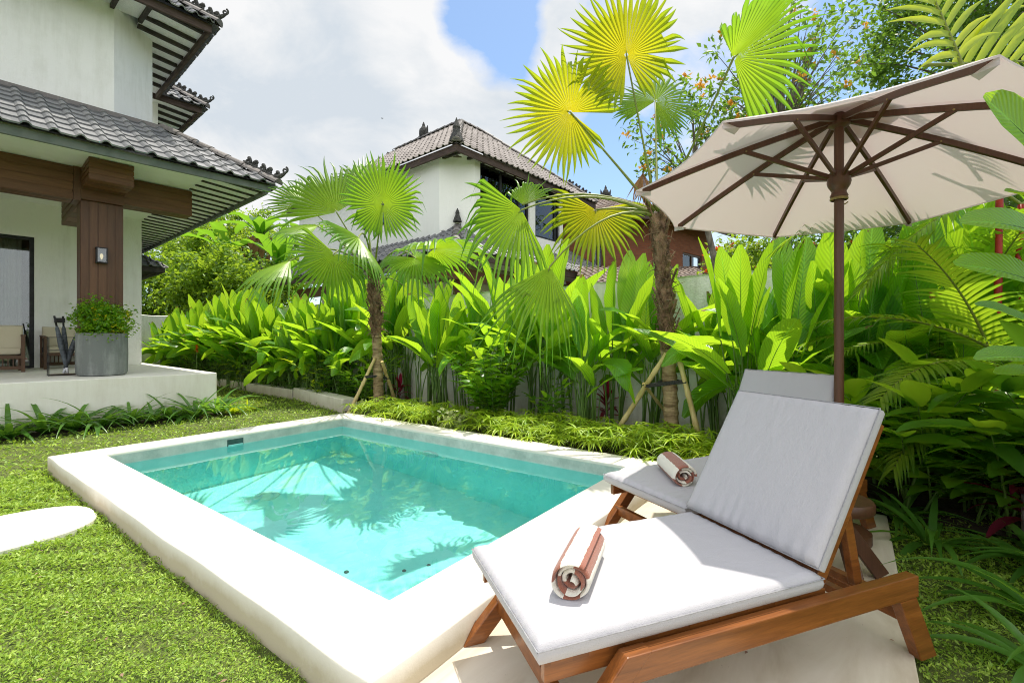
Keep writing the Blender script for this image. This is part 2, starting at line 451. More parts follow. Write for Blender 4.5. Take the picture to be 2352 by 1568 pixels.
def m_water():
    t = NT('pool_water')
    o = t.tex()
    g = t.n('ShaderNodeBsdfPrincipled')
    g.inputs['Base Color'].default_value = (0.90, 0.985, 0.975, 1); g.inputs['Roughness'].default_value = 0.0
    g.inputs['IOR'].default_value = 1.333; g.inputs['Transmission Weight'].default_value = 1.0
    t.l(t.bump(t.noise(7, 3, 0.5, o), 0.015, 0.01), g.inputs['Normal'])
    return t.done(g.outputs['BSDF'])
NWX, NWY = 150, 240
xs = np.linspace(XI0, XI1, NWX); ys = np.linspace(YI0, YI1, NWY)
gx, gy = np.meshgrid(xs, ys)
def ripple(gx, gy):
    z = np.zeros_like(gx)
    r = np.hypot(gx - 2.35, gy - 2.5)
    am = np.exp(-(r / 0.55) ** 2)
    lr = np.random.default_rng(5)
    for k in range(26):
        a = lr.uniform(0, 2 * PI); L = lr.uniform(0.06, 0.22); ph = lr.uniform(0, 2 * PI)
        z += 0.00042 * L / 0.15 * am * np.sin((gx * math.cos(a) + gy * math.sin(a)) * 2 * PI / L + ph)
    for k in range(14):
        a = lr.uniform(0, 2 * PI); L = lr.uniform(0.25, 0.9); ph = lr.uniform(0, 2 * PI)
        z += 0.00006 * L / 0.5 * np.sin((gx * math.cos(a) + gy * math.sin(a)) * 2 * PI / L + ph)
    return z
gz = ZW + ripple(gx, gy)
mb = MB()
mb.v = [tuple(p) for p in np.stack([gx.ravel(), gy.ravel(), gz.ravel()], 1)]
mb.uv = [(0, 0)] * len(mb.v)
mb.f = [(j * NWX + i, j * NWX + i + 1, (j + 1) * NWX + i + 1, (j + 1) * NWX + i) for j in range(NWY - 1) for i in range(NWX - 1)]
water = mb.build('pool_water', m_water(), None, smooth=True)
tag(water, 'clear turquoise pool water with small ripples', 'water', kind='structure')
for o_, attr in [(water, 'is_caustics_caster')] + [(q_, 'is_caustics_receiver') for q_ in bpy.data.objects if q_.type == 'MESH' and q_ is not water]:
    try: setattr(o_.cycles, attr, True)
    except Exception as e: print('caustics', e)

# ------------------------------------------------------------------ ground
M_SOIL = m_noise('soil_earth', (0.035, 0.026, 0.018), (0.09, 0.065, 0.045), 9, 0.95, 0.8, 30, 0.03)
M_LAWNBASE = m_noise('lawn_base', (0.06, 0.085, 0.02), (0.13, 0.15, 0.045), 14, 0.95, 0.6, 60, 0.02)
mb = MB()
# one sheet to the horizon with the pool's pit left out
B = 600.0; gzv = -0.04
def sheet(mb, x0, x1, y0, y1, z): mb.add([V(x0, y0, z), V(x1, y0, z), V(x1, y1, z), V(x0, y1, z)], [(0, 1, 2, 3)])
e = 0.06
sheet(mb, -B, X0 + e, -B, B, gzv); sheet(mb, X1 - e, B, -B, B, gzv)
sheet(mb, X0 + e, X1 - e, -B, Y0 + e, gzv); sheet(mb, X0 + e, X1 - e, Y1 - e, B, gzv)
tag(mb.build('lawn', M_LAWNBASE), 'mown lawn ground around the pool and house', 'ground', kind='structure')
def m_deck():
    t = NT('deck_stone'); o = t.tex()
    a = t.noise(1.1, 6, 0.62, t.mapping(o, (1, 3.2, 1), (0, 0, 0.5)), 0.8)
    col = t.ramp(a, [(0.32, (0.52, 0.44, 0.33)), (0.5, (0.66, 0.59, 0.48)), (0.7, (0.76, 0.70, 0.60))])
    pits = t.ramp(t.noise(26, 3, 0.7, t.mapping(o, (1, 2.5, 1))), [(0.70, (0, 0, 0)), (0.76, (1, 1, 1))])
    col = t.mix(t.math('MULTIPLY', pits, 0.55), col, (0.22, 0.16, 0.10))
    return t.done(t.bsdf(col, 0.6, 0.35, t.bump(t.noise(50, 5, 0.6, o), 0.15, 0.004)))
mb = MB(); mb.box(-0.6, 4.6, -0.2, Y0 + 0.02, -0.3, 0.0)
tag(mb.build('pool_deck', m_deck(), None, bevel=0.006), 'pale stone pool deck under the loungers', 'deck', kind='structure')
SOIL = [(X1 - .03, -5), (6.25, -5), (6.25, 19.2), (5.85, 19.2), (5.6, 14), (5.4, 10), (4.95, 7.4), (4.6, 6.9), (X1 - .03, 6.6)]
mb = MB(); mb.add([V(x, y, 0.0) for x, y in SOIL], [tuple(range(len(SOIL)))])
tag(mb.build('planting_bed_soil', M_SOIL), 'dark soil of the planting bed along the garden wall', 'soil', kind='structure')
# stepping stone: a rounded slab that runs into the frame from the left
mb = MB(); poly = []
ca = V(0.52, 4.50, 0)
for k in range(25):
    a = -PI / 2 + PI * k / 24
    poly.append(V(0.40 + 0.54 * max(0.0, math.cos(a)) ** 0.75, 4.52 + 0.40 * (abs(math.sin(a)) ** 0.8) * (1 if a > 0 else -1), -0.2))
poly += [V(-1.2, 4.92, -0.2), V(-1.2, 4.12, -0.2)]
mb.prism(poly, V(0, 0, 0.205))
M_STEP = m_plaster('stepping_slab', (0.84, 0.81, 0.74), (0.70, 0.64, 0.52), 0.15, 70, 0.3)
tag(mb.build('stepping_stone', M_STEP, None, bevel=0.012), 'cream rounded stepping slab set in the lawn beside the pool', 'stepping stone')
# ------------------------------------------------------------------ sun loungers
M_TEAK = m_wood('teak_wood', (0.075, 0.022, 0.006), (0.42, 0.145, 0.032), 'x', 0.30, 9, 0.5)
M_TEAKD = m_wood('umbrella_wood', (0.050, 0.020, 0.011), (0.145, 0.060, 0.032), 'z', 0.42, 9, 0.45)
def m_fabric(name, base, transl=0.0, weave=900, crease=0.35):
    t = NT(name); o = t.tex()
    col = t.mix(t.noise(3, 4, 0.6, o), tuple(c * 0.94 for c in base), base)
    wv = t.math('MULTIPLY', t.math('SINE', t.math('MULTIPLY', t.noise(weave * 0.3, 2, 0.5, o), 8.0)), 0.05)
    h = t.math('ADD', t.math('MULTIPLY', t.noise(7.0, 3, 0.5, t.mapping(o, (1, 2.2, 1)), 0.7), 1.0), wv)
    nrm = t.bump(h, crease, 0.012)
    a = t.bsdf(col, 0.9, 0.15, nrm, Sheen_Weight=0.15)
    if transl:
        b = t.n('ShaderNodeBsdfTranslucent'); b.inputs['Color'].default_value = (base[0] * 0.92, base[1] * 0.84, base[2] * 0.80, 1)
        mx = t.n('ShaderNodeMixShader'); mx.inputs[0].default_value = transl
        t.l(a, mx.inputs[1]); t.l(b.outputs[0], mx.inputs[2]); return t.done(mx.outputs[0])
    return t.done(a)
M_CUSH = m_fabric('cushion_fabric', (0.47, 0.46, 0.49), 0, 900, 0.5)
M_PIPE = m_noise('piping_cord', (0.27, 0.27, 0.29), (0.36, 0.36, 0.38), 60, 0.9, 0)

def cushion(L, W, T, puff=0.012, nx=34, ny=22, seed=0):
    """upholstered pad: x 0..L, y -W/2..W/2, z 0..T, full edges, creases gathering at the ends"""
    lr = np.random.default_rng(seed)
    ph = lr.uniform(0, 6, 12)
    def prof(a, r, n):
        return a
    mb = MB()
    r = min(T * 0.46, 0.034)
    # cross-section stations: rounded edges
    def stations(Ln, n):
        e = [r * (1 - math.cos(k * PI / 8)) for k in range(5)]
        mid = list(np.linspace(r, Ln - r, n))[1:-1]
        return e + mid + [Ln - q for q in e[::-1]]
    sx, sy = stations(L, nx), stations(W, ny)
    def edge(p, Ln):
        d = min(p, Ln - p)
        if d >= r: return 1.0
        return math.sqrt(max(0.0, 1 - ((r - d) / r) ** 2))
    def hgt(x, y):
        ex, ey = edge(x, L), edge(y, W)
        k = min(ex, ey)
        bul = puff * (max(0.0, math.sin(PI * x / L)) ** 0.5) * (max(0.0, math.sin(PI * y / W)) ** 0.5)
        nearend = math.exp(-x / 0.06) + 0.35 * math.exp(-(L - x) / 0.05)
        near2 = 0.5 * (math.exp(-y / 0.05) + math.exp(-(W - y) / 0.05))
        wr = 0.0055 * nearend * math.sin(y * 95 + 2.0 * math.sin(y * 17 + ph[0]) + ph[1]) + 0.0022 * near2 * math.sin(x * 70 + 2 * math.sin(x * 13 + ph[2]))
        return k, bul + wr * (1 if k > 0.2 else 0)
    top = []; bot = []
    for x in sx:
        for y in sy:
            k, b = hgt(x, y)
            top.append(V(x, y - W / 2, T / 2 + (T / 2 - r) + r * k + b))
            bot.append(V(x, y - W / 2, T / 2 - (T / 2 - r) - r * k))
    n, m = len(sx), len(sy)
    fs = []
    for i in range(n - 1):
        for j in range(m - 1):
            a = i * m + j
            fs.append((a, a + m, a + m + 1, a + 1))
            a += n * m
            fs.append((a, a + 1, a + m + 1, a + m))
    N = n * m
    rim = [i * m for i in range(n)] + [(n - 1) * m + j for j in range(1, m)] + [i * m + m - 1 for i in range(n - 2, -1, -1)] + [j for j in range(m - 2, 0, -1)]
    for k in range(len(rim)):
        a, b = rim[k], rim[(k + 1) % len(rim)]
        fs.append((a, a + N, b + N, b))
    mb.add(top + bot, fs)
    pp = MB()
    for z in (T - r * 0.55,):
        path = [V(p.x, p.y, z) for p in (top[q] for q in rim)]
        ctr = V(L / 2, 0, z)
        path = [ctr + (p - ctr) * (1.0 + 0.002) for p in path] 
        path.append(path[0]); pp.tube(path, 0.0022, 5, cap=False)
    return mb, pp
def xf(mb, M):
    mb.v = [tuple(M @ V(p)) for p in mb.v]; return mb

LW, ZR = 0.66, 0.335
def make_lounger(label, loc, rz, back_deg, seed):
    t = thing('sun_lounger', label, 'sun lounger', (0, 0, 0), 'teak sun loungers on the pool deck')
    def p(name, mb, m, par=t, **k): return mb.build(name, m, par, **k)
    for s in (1, -1):
        y = s * (LW / 2 + 0.022)
        mb = MB(); mb.bar((0.30, y, ZR - 0.042), (1.635, y, ZR - 0.042), 0.046, 0.084); p('side_rail', mb, M_TEAK, bevel=0.004)
        yi = s * (LW / 2 - 0.035)
        mb = MB(); mb.bar((0.045, yi, ZR - 0.03), (1.2, yi, ZR - 0.03), 0.028, 0.06); p('inner_rail', mb, M_TEAK, bevel=0.003)
        mb = MB()
        for a, b in (((0.325, y, ZR + 0.002), (0.015, y, 0.0)),):
            a, b = V(a), V(b); w2 = 0.044
            mb.hexa([b + V(-w2, -.025, 0), b + V(w2, -.025, 0), b + V(w2, .025, 0), b + V(-w2, .025, 0), a + V(-w2, -.025, 0), a + V(w2, -.025, 0), a + V(w2, .025, 0), a + V(-w2, .025, 0)])
        yy = 0.0
        mb.v = [(q[0], q[1] + yy, q[2]) for q in mb.v]
        p('leg', mb, M_TEAK, bevel=0.004)
        mb = MB(); a, b = V(1.575, y, ZR - 0.085), V(1.705, y, -0.01); w2 = 0.05
        mb.hexa([b + V(-w2, -.022, 0), b + V(w2, -.022, 0), b + V(w2, .022, 0), b + V(-w2, .022, 0), a + V(-w2, -.022, 0), a + V(w2, -.022, 0), a + V(w2, .022, 0), a + V(-w2, .022, 0)])
        p('leg', mb, M_TEAK, bevel=0.004)
    mb = MB(); mb.bar((0.135, -LW / 2 - .02, 0.145), (0.135, LW / 2 + .02, 0.145), 0.03, 0.06); p('stretcher', mb, M_TEAK, bevel=0.003)
    mb = MB(); mb.bar((1.65, -LW / 2, 0.14), (1.65, LW / 2, 0.14), 0.028, 0.045); p('stretcher', mb, M_TEAK, bevel=0.003)
    mb = MB(); mb.bar((0.19, -LW / 2 + .05, ZR - 0.028), (0.19, LW / 2 - .05, ZR - 0.028), 0.026, 0.052); p('front_apron', mb, M_TEAK, bevel=0.003)
    mb = MB(); mb.bar((1.5, -LW / 2, ZR - 0.075), (1.5, LW / 2, ZR - 0.075), 0.04, 0.03)
    p('crossbar', mb, M_TEAK, bevel=0.003)
    mb = MB(); mb.bar((1.36, -LW / 2, ZR - 0.075), (1.36, LW / 2, ZR - 0.075), 0.04, 0.03)
    p('crossbar', mb, M_TEAK, bevel=0.003)
    for k in range(9):
        x = 0.10 + k * 0.125
        mb = MB(); mb.bar((x, -LW / 2 + .02, ZR - 0.004), (x, LW / 2 - .02, ZR - 0.004), 0.07, 0.016); p('slat', mb, M_TEAK)
    # backrest
    ang = R(back_deg); hx, hz = 1.145, ZR + 0.01
    M = Matrix.Translation(V(hx, 0, hz)) @ Matrix.Rotation(-ang, 4, 'Y')
    bf = MB()
    for s in (1, -1):
        mb = MB(); y = s * (LW / 2 - 0.045); mb.bar((-0.06, y, -0.028), (0.70, y, -0.028), 0.03, 0.056); xf(mb, M); p('backrest_frame', mb, M_TEAK, bevel=0.003)
    for k in range(6):
        x = 0.05 + k * 0.128
        mb = MB(); mb.bar((x, -LW / 2 + .05, -0.006), (x, LW / 2 - .05, -0.006), 0.06, 0.014); xf(mb, M); p('back_slat', mb, M_TEAK)
    for s in (1, -1):
        a = M @ V(0.40, s * (LW / 2 - 0.09), -0.03); b = V(1.47, s * (LW / 2 - 0.09), ZR - 0.06)
        mb = MB(); mb.bar(a, b, 0.03, 0.045, up=(1, 0, 0)); p('support_strut', mb, M_TEAK, bevel=0.003)
    c, pp = cushion(1.14, LW + 0.02, 0.071, 0.010, 60, 64, seed)
    xf(c, Matrix.Translation(V(0.010, 0, ZR + 0.006))); xf(pp, Matrix.Translation(V(0.010, 0, ZR + 0.006)))
    co = p('seat_cushion', c, M_CUSH, smooth=True); pp.build('piping', M_PIPE, co)
    c, pp = cushion(0.66, LW + 0.02, 0.080, 0.014, 44, 64, seed + 3)
    MM = M @ Matrix.Translation(V(0.062, 0, 0.005)); xf(c, MM); xf(pp, MM)
    co = p('back_cushion', c, M_CUSH, smooth=True); pp.build('piping', M_PIPE, co)
    t.location = loc; t.rotation_euler = (0, 0, rz)
    return t
L1 = V(1.265, 0.998, 0); A1 = R(-33.25)
L2 = V(2.60, 1.00, 0); A2 = R(-27.2)
lounger_near = make_lounger('teak sun lounger with pale grey cushions half in sun, nearer the camera', L1, A1, 59, 1)
lounger_far = make_lounger('teak sun lounger with pale grey cushions standing behind the nearer lounger, by the umbrella pole', L2, A2, 66, 5)

# ------------------------------------------------------------------ rolled towels
def m_towel():
    t = NT('towel_terry'); uv = t.tex('UV')
    sp = t.n('ShaderNodeSeparateXYZ'); t.l(uv, sp.inputs[0])
    edge = t.math('MULTIPLY', t.math('SUBTRACT', t.noise(30, 3, 0.6, t.tex()), 0.5), 0.010)
    st = t.math('SINE', t.math('MULTIPLY', t.math('ADD', sp.outputs[0], edge), 2 * PI / 0.125))
    f = t.math('GREATER_THAN', st, 0.05)
    n = t.noise(260, 3, 0.7, t.tex())
    col = t.mix(f, t.mix(n, (0.80, 0.75, 0.64), (0.90, 0.86, 0.77)), t.mix(n, (0.26, 0.088, 0.055), (0.42, 0.165, 0.11)))
    return t.done(t.bsdf(col, 0.95, 0.1, t.bump(n, 0.8, 0.006), Sheen_Weight=0.4))
M_TOWEL = m_towel()
def towel(label, c, d, L, phase, seed, shift=.75):
    c = V(c); d = V(d).normalized(); sd = V(0, 0, 1).cross(d).normalized()
    lr = random.Random(seed)
    n = 150; turns = 3.1; r0, r1 = 0.010, 0.064; th = 0.0135
    pts = []; arc = 0; prev = None
    for k in range(n + 1):
        a = k / n; ang = a * turns * 2 * PI
        r = r0 + (r1 - r0) * (a ** 0.8)
        wobr = 1 + 0.05 * math.sin(ang * 2 + 1.1 * seed) + 0.03 * math.sin(ang + seed)
        x = r * math.cos(ang + phase) * 1.10 * wobr; z = r * math.sin(ang + phase) * 0.92 * wobr
        if z < -0.050: z = -0.050 + (z + 0.050) * 0.25
        if prev is not None: arc += math.hypot(x - prev[0], z - prev[1])
        prev = (x, z)
        nx, nz = math.cos(ang + phase), math.sin(ang + phase)
        pts.append((x, z, nx, nz, arc, a))
    ks = [k for k in range(n + 1) if abs(((k / n * turns * 2 * PI + phase - PI / 2 + PI) % (2 * PI)) - PI) < .08]
    s_top = pts[ks[-1]][4]
    pts = [(a_, b_, c_, d_, e_ - s_top + shift * 0.125, f_) for (a_, b_, c_, d_, e_, f_) in pts]
    mb = MB(); m = 20
    vs = []; uvs = []; fs = []
    for (x, z, nx, nz, s, a) in pts:
        for j in range(m + 1):
            b = j / m
            off = 0.016 * math.sin(a * 15 + seed) * (1 if j in (0, m) else 0)
            ed = min(b, 1 - b) * L
            tk = th * 0.5 * math.sqrt(max(0.04, min(1, ed / 0.008)))
            shr = 1.0 - 0.03 * math.exp(-ed / 0.03)
            base = c + d * ((b - 0.5) * L * (1 - 0.05 * (1 - a)) + off * (1 if b > .5 else -1)) 
            for sgn in (1, -1):
                vs.append(base + sd * (x * shr + sgn * nx * tk) + UP * (z * shr + sgn * nz * tk)); uvs.append((s, b))
    w_ = 2 * (m + 1)
    for k in range(n):
        for j in range(m):
            a0 = k * w_ + 2 * j; a1 = a0 + w_
            fs.append((a0, a0 + 2, a1 + 2, a1)); fs.append((a0 + 1, a1 + 1, a1 + 3, a0 + 3))
        for j in (0, m):
            a0 = k * w_ + 2 * j; a1 = a0 + w_
            fs.append((a0, a1, a1 + 1, a0 + 1) if j == 0 else (a0, a0 + 1, a1 + 1, a1))
    for k in (0, n):
        for j in range(m):
            a0 = k * w_ + 2 * j
            fs.append((a0, a0 + 1, a0 + 3, a0 + 2))
    mb.add(vs, fs, uvs)
    o = mb.build('rolled_towel', M_TOWEL, None, smooth=True)
    return tag(o, label, 'towel', 'rolled striped towels on the loungers')
ztop = ZR + 0.006 + 0.071 + 0.008
d1 = cw(0.148, 0.40); towel('brown and white striped towel rolled up on the sunlit nearer cushion', cw(0.252, 1.68, ztop + 0.051), d1, 0.35, 1.55, 1)
d2 = cw(0.02, 0.42); towel('brown and white striped towel rolled up on the shaded farther cushion', cw(1.005, 2.86, ztop + 0.051), d2, 0.37, 2.5, 2, .30)

# ------------------------------------------------------------------ parasol
UC = cw(2.08, 2.953, 0)
M_CANVAS = m_fabric('parasol_canvas', (0.73, 0.65, 0.66), 0.28, 900, 0.12)
M_BRASS = m_noise('aged_brass', (0.20, 0.14, 0.05), (0.34, 0.25, 0.10), 30, 0.4, 0.1)
par = thing('garden_parasol', 'large wooden parasol with off white canvas canopy and dark ribs', 'parasol', UC)
RIM, APEX, RAD = 2.239, 2.70, 1.25
def rim_tip(k):                                     # the canopy leans a few degrees towards the pool side
    a = R(212.95) - k * PI / 4; dx, dy = RAD * math.cos(a), RAD * math.sin(a)
    return UC + RT * dx + FWD * dy + UP * (RIM - 0.041 * dx - 0.050 * dy)
tips = [rim_tip(k) for k in range(8)]
top = UC + V(0, 0, APEX)
mb = MB(); mb.tube([UC + V(0, 0, 0.03), UC + V(0, 0, 2.70)], 0.027, 20); mb.build('pole', M_TEAKD, par, smooth=True, auto=40)
mb = MB(); mb.lathe([(0.17, 0), (0.17, 0.06), (0.15, 0.075), (0.06, 0.085), (0.055, 0.3), (0.035, 0.31)], UC + V(0, 0, 0.002), 28); mb.build('base', M_TEAKD, par, smooth=True, auto=40)
mb = MB()
nr, ns = 14, 12
for k in range(8):
    a, b = tips[k], tips[(k + 1) % 8]
    vs = []; fs = []
    for i in range(nr + 1):
        f = i / nr
        for j in range(ns + 1):
            g = j / ns
            e = a.lerp(b, g)
            q = top.lerp(e, f)
            bow = 4 * g * (1 - g)
            q = q + UP * (-0.016 * f * bow + 0.03 * math.sin(PI * f) * 0.6)
            mid = UC + V(0, 0, q.z)
            q = q + (mid - q) * (0.045 * bow * f * f)
            vs.append(q + UP * 0.018)
    for i in range(nr):
        for j in range(ns):
            o_ = i * (ns + 1) + j
            fs.append((o_, o_ + ns + 1, o_ + ns + 2, o_ + 1))
    n0 = len(vs)                                  # hem turned down along the rim
    for j in range(ns + 1): vs.append(V(vs[nr * (ns + 1) + j]) + UP * -0.010)
    for j in range(ns): fs.append((nr * (ns + 1) + j, n0 + j, n0 + j + 1, nr * (ns + 1) + j + 1))
    mb.add(vs, fs)
can = mb.build('canopy', M_CANVAS, par, smooth=True, auto=35)
mb = MB(); mb.lathe([(0.30, -0.085), (0.16, -0.03), (0.03, 0.02)], top + V(0, 0, 0.025), 24, cap=False); mb.build('vent_cap', M_CANVAS, can, smooth=True)
mb = MB(); mb.lathe([(0.012, 0), (0.03, 0.01), (0.03, 0.025), (0.002, 0.035)], top + V(0, 0, 0.035), 16); mb.build('finial', M_TEAKD, par, smooth=True)
mb = MB(); mb.lathe([(0.03, -0.08), (0.058, -0.065), (0.062, -0.02), (0.05, 0.0), (0.03, 0.0)], top + V(0, 0, -0.015), 24); mb.build('top_hub', M_TEAKD, par, smooth=True, auto=40)
ZRUN = 2.273
mb = MB(); mb.lathe([(0.029, -0.115), (0.045, -0.11), (0.050, -0.098), (0.044, -0.085), (0.040, -0.07), (0.048, -0.055), (0.060, -0.035), (0.066, -0.01), (0.062, 0.015), (0.066, 0.028), (0.060, 0.045), (0.03, 0.05)], UC + V(0, 0, ZRUN), 28)
run = mb.build('runner', M_TEAKD, par, smooth=True, auto=50)
mb = MB(); mb.lathe([(0.046, -0.125), (0.050, -0.121), (0.050, -0.112), (0.046, -0.108)], UC + V(0, 0, ZRUN), 24, cap=False); mb.build('brass_ring', M_BRASS, run, smooth=True)
mb = MB(); mb.tube([UC + V(0.03, -0.0, ZRUN - 0.13), UC + V(0.06, -0.03, ZRUN - 0.14), UC + V(0.075, -0.045, ZRUN - 0.125)], 0.004, 6); mb.build('pin', M_BRASS, run)
for k in range(8):
    d = (tips[k] - UC); d.z = 0; d.normalize()
    a = top + d * 0.05 + UP * -0.045; b = top.lerp(tips[k], 0.965) + UP * -0.008
    # ribs bow a little under the tension of the cloth
    mb = MB(); pts = [a.lerp(b, q / 8) + UP * (0.030 * math.sin(PI * q / 8) * 0.6) for q in range(9)]
    for q in range(8): mb.bar(pts[q], pts[q + 1], 0.021, 0.034, ext=0.001)
    mb = MB(); sdv = d.cross(UP)
    vs = []; fs = []
    for q, pnt in enumerate(pts):
        for (sx_, sz_) in ((-1, -1), (1, -1), (1, 1), (-1, 1)):
            vs.append(pnt + sdv * 0.0105 * sx_ + UP * 0.018 * sz_)
    for q in range(8):
        for c4 in range(4): fs.append((q * 4 + c4, q * 4 + (c4 + 1) % 4, q * 4 + 4 + (c4 + 1) % 4, q * 4 + 4 + c4))
    fs += [(3, 2, 1, 0), (32, 33, 34, 35)]
    mb.add(vs, fs); rib = mb.build('rib', M_TEAKD, par)
    j = a.lerp(b, 0.43) + UP * (0.018 * math.sin(PI * 0.43) - 0.012)
    s0 = UC + d * 0.052 + UP * (ZRUN + 0.025)
    mb = MB(); mb.bar(s0, j, 0.017, 0.026, ext=0.012); st = mb.build('strut', M_TEAKD, par)
    mb = MB(); mb.tube([j - sdv * 0.013, j + sdv * 0.013], 0.006, 8); mb.build('pin', M_BRASS, st)
    tp = top.lerp(tips[k], 0.985)
    mb = MB(); ra = V(tips[k]) - d * 0.10; 
    mb.add([tips[k] + UP * 0.015, ra + sdv * 0.028 + UP * -0.004, ra + UP * -0.026 + d * -0.0, ra - sdv * 0.028 + UP * -0.004, tips[k] + UP * -0.02],
           [(0, 1, 4), (1, 2, 4), (2, 3, 4), (3, 0, 4)])
    mb.build('rib_pocket', M_CANVAS, can)

# ------------------------------------------------------------------ round side table behind the lounger's head
TC = cw(1.76, 2.50, 0)
tb = thing('side_table', 'small round dark wood side table with crossed thick legs behind the lounger backrest', 'side table', TC)
mb = MB(); mb.lathe([(0.001, 0.355), (0.15, 0.355), (0.158, 0.365), (0.158, 0.405), (0.15, 0.415), (0.001, 0.415)], TC, 32, cap=False); mb.build('table_top', M_TEAKD, tb, smooth=True, auto=40)
mb = MB(); mb.lathe([(0.05, 0.19), (0.06, 0.2), (0.06, 0.33), (0.09, 0.355)], TC, 20); mb.build('neck', M_TEAKD, tb, smooth=True, auto=40)
for k in range(4):
    a = R(25 + 90 * k); d = V(math.cos(a), math.sin(a), 0)
    mb = MB(); mb.bar(TC + d * 0.03 + UP * 0.26, TC + d * 0.20 + UP * 0.02, 0.05, 0.07); mb.build('leg', M_TEAKD, tb, bevel=0.005)
# ------------------------------------------------------------------ buildings
class Frame:
    """a plan frame turned about z: local (u, v, z) <-> world"""
    def __init__(s, o, deg):
        s.o = V(o[0], o[1], 0); a = R(deg)
        s.u = V(math.cos(a), math.sin(a), 0); s.v = V(-math.sin(a), math.cos(a), 0)
    def __call__(s, p): return s.o + s.u * p[0] + s.v * p[1] + UP * p[2]
    def loc(s, P): d = P - s.o; return V(d.dot(s.u), d.dot(s.v), P.z)
    def onv(s, x, y, v):
        r = ray(x, y); return s.loc(CAMP + r * ((v - (CAMP - s.o).dot(s.v)) / r.dot(s.v)))
    def onu(s, x, y, u):
        r = ray(x, y); return s.loc(CAMP + r * ((u - (CAMP - s.o).dot(s.u)) / r.dot(s.u)))
    def onz(s, x, y, z): return s.loc(atz(x, y, z))
M_WALL = m_plaster('white_render', (0.88, 0.88, 0.85), (0.60, 0.60, 0.53), 0.6, 42, 0.20)
M_GWALL = m_plaster('garden_wall_render', (0.85, 0.85, 0.81), (0.50, 0.50, 0.42), 0.9, 30, 0.30, (0.0, 0.5))
M_WALLN = m_plaster('bright_white_render', (0.89, 0.89, 0.87), (0.74, 0.74, 0.69), 0.5, 30, 0.12)
M_TERR = m_plaster('terrace_plaster', (0.82, 0.80, 0.73), (0.62, 0.58, 0.48), 0.15, 60, 0.22, (0.02, 0.30))
M_TILE = m_tile('roof_tile', (0.115, 0.12, 0.13), (0.235, 0.235, 0.24), (0.40, 0.38, 0.36), 0.46)
M_TILEN = m_tile('weathered_roof_tile', (0.20, 0.175, 0.165), (0.33, 0.295, 0.28), (0.42, 0.37, 0.33), 0.8)
M_TILEDARK = m_tile('ridge_tile', (0.10, 0.09, 0.085), (0.19, 0.17, 0.16), (0.36, 0.33, 0.30))
M_CARVE = m_noise('carved_stone', (0.03, 0.03, 0.03), (0.10, 0.10, 0.095), 25, 0.9, 0.8, 60, 0.02)
M_FASC = m_noise('grey_green_fascia', (0.12, 0.145, 0.13), (0.19, 0.21, 0.19), 5, 0.7, 0.2)
M_FASCB = m_noise('brown_fascia', (0.055, 0.036, 0.030), (0.105, 0.072, 0.060), 5, 0.7, 0.2, stretch=(1, 1, 6))
M_RAFT = m_noise('dark_rafter', (0.030, 0.025, 0.023), (0.065, 0.055, 0.05), 6, 0.7, 0.2)
M_SOFF = m_noise('woven_soffit', (0.76, 0.77, 0.75), (0.90, 0.90, 0.88), 50, 0.9, 0.5, 90, 0.01)
M_CEIL = m_noise('painted_ceiling', (0.84, 0.85, 0.79), (0.88, 0.89, 0.84), 3, 0.8, 0.05)
M_CLADX = m_wood('beam_cladding', (0.065, 0.028, 0.012), (0.22, 0.10, 0.042), 'x', 0.5, 8, 0.35)
M_CLADZ = m_wood('column_cladding', (0.046, 0.020, 0.009), (0.18, 0.080, 0.035), 'z', 0.45, 8, 0.4)
M_BLACK = m_noise('black_metal', (0.012, 0.012, 0.013), (0.028, 0.028, 0.03), 10, 0.45, 0)
M_CURT = m_noise('sheer_curtain', (0.36, 0.37, 0.30), (0.46, 0.47, 0.40), 3, 0.9, 0)
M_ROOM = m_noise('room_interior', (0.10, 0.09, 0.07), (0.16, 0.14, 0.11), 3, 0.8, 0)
def m_glass(name='window_glass', tint=(0.86, 0.90, 0.88)):
    t = NT(name)
    fr = t.n('ShaderNodeFresnel'); fr.inputs['IOR'].default_value = 1.9
    a = t.n('ShaderNodeBsdfTransparent'); a.inputs['Color'].default_value = (*tint, 1)
    b = t.n('ShaderNodeBsdfGlossy'); b.inputs['Roughness'].default_value = 0.015; b.inputs['Color'].default_value = (0.9, 0.93, 0.95, 1)
    t.l(t.bump(t.noise(1.2, 2, 0.5, t.tex()), 0.02, 0.05), b.inputs['Normal'])
    mx = t.n('ShaderNodeMixShader'); t.l(fr.outputs[0], mx.inputs[0]); t.l(a.outputs[0], mx.inputs[1]); t.l(b.outputs[0], mx.inputs[2])
    return t.done(mx.outputs[0])
M_GLASS = m_glass()

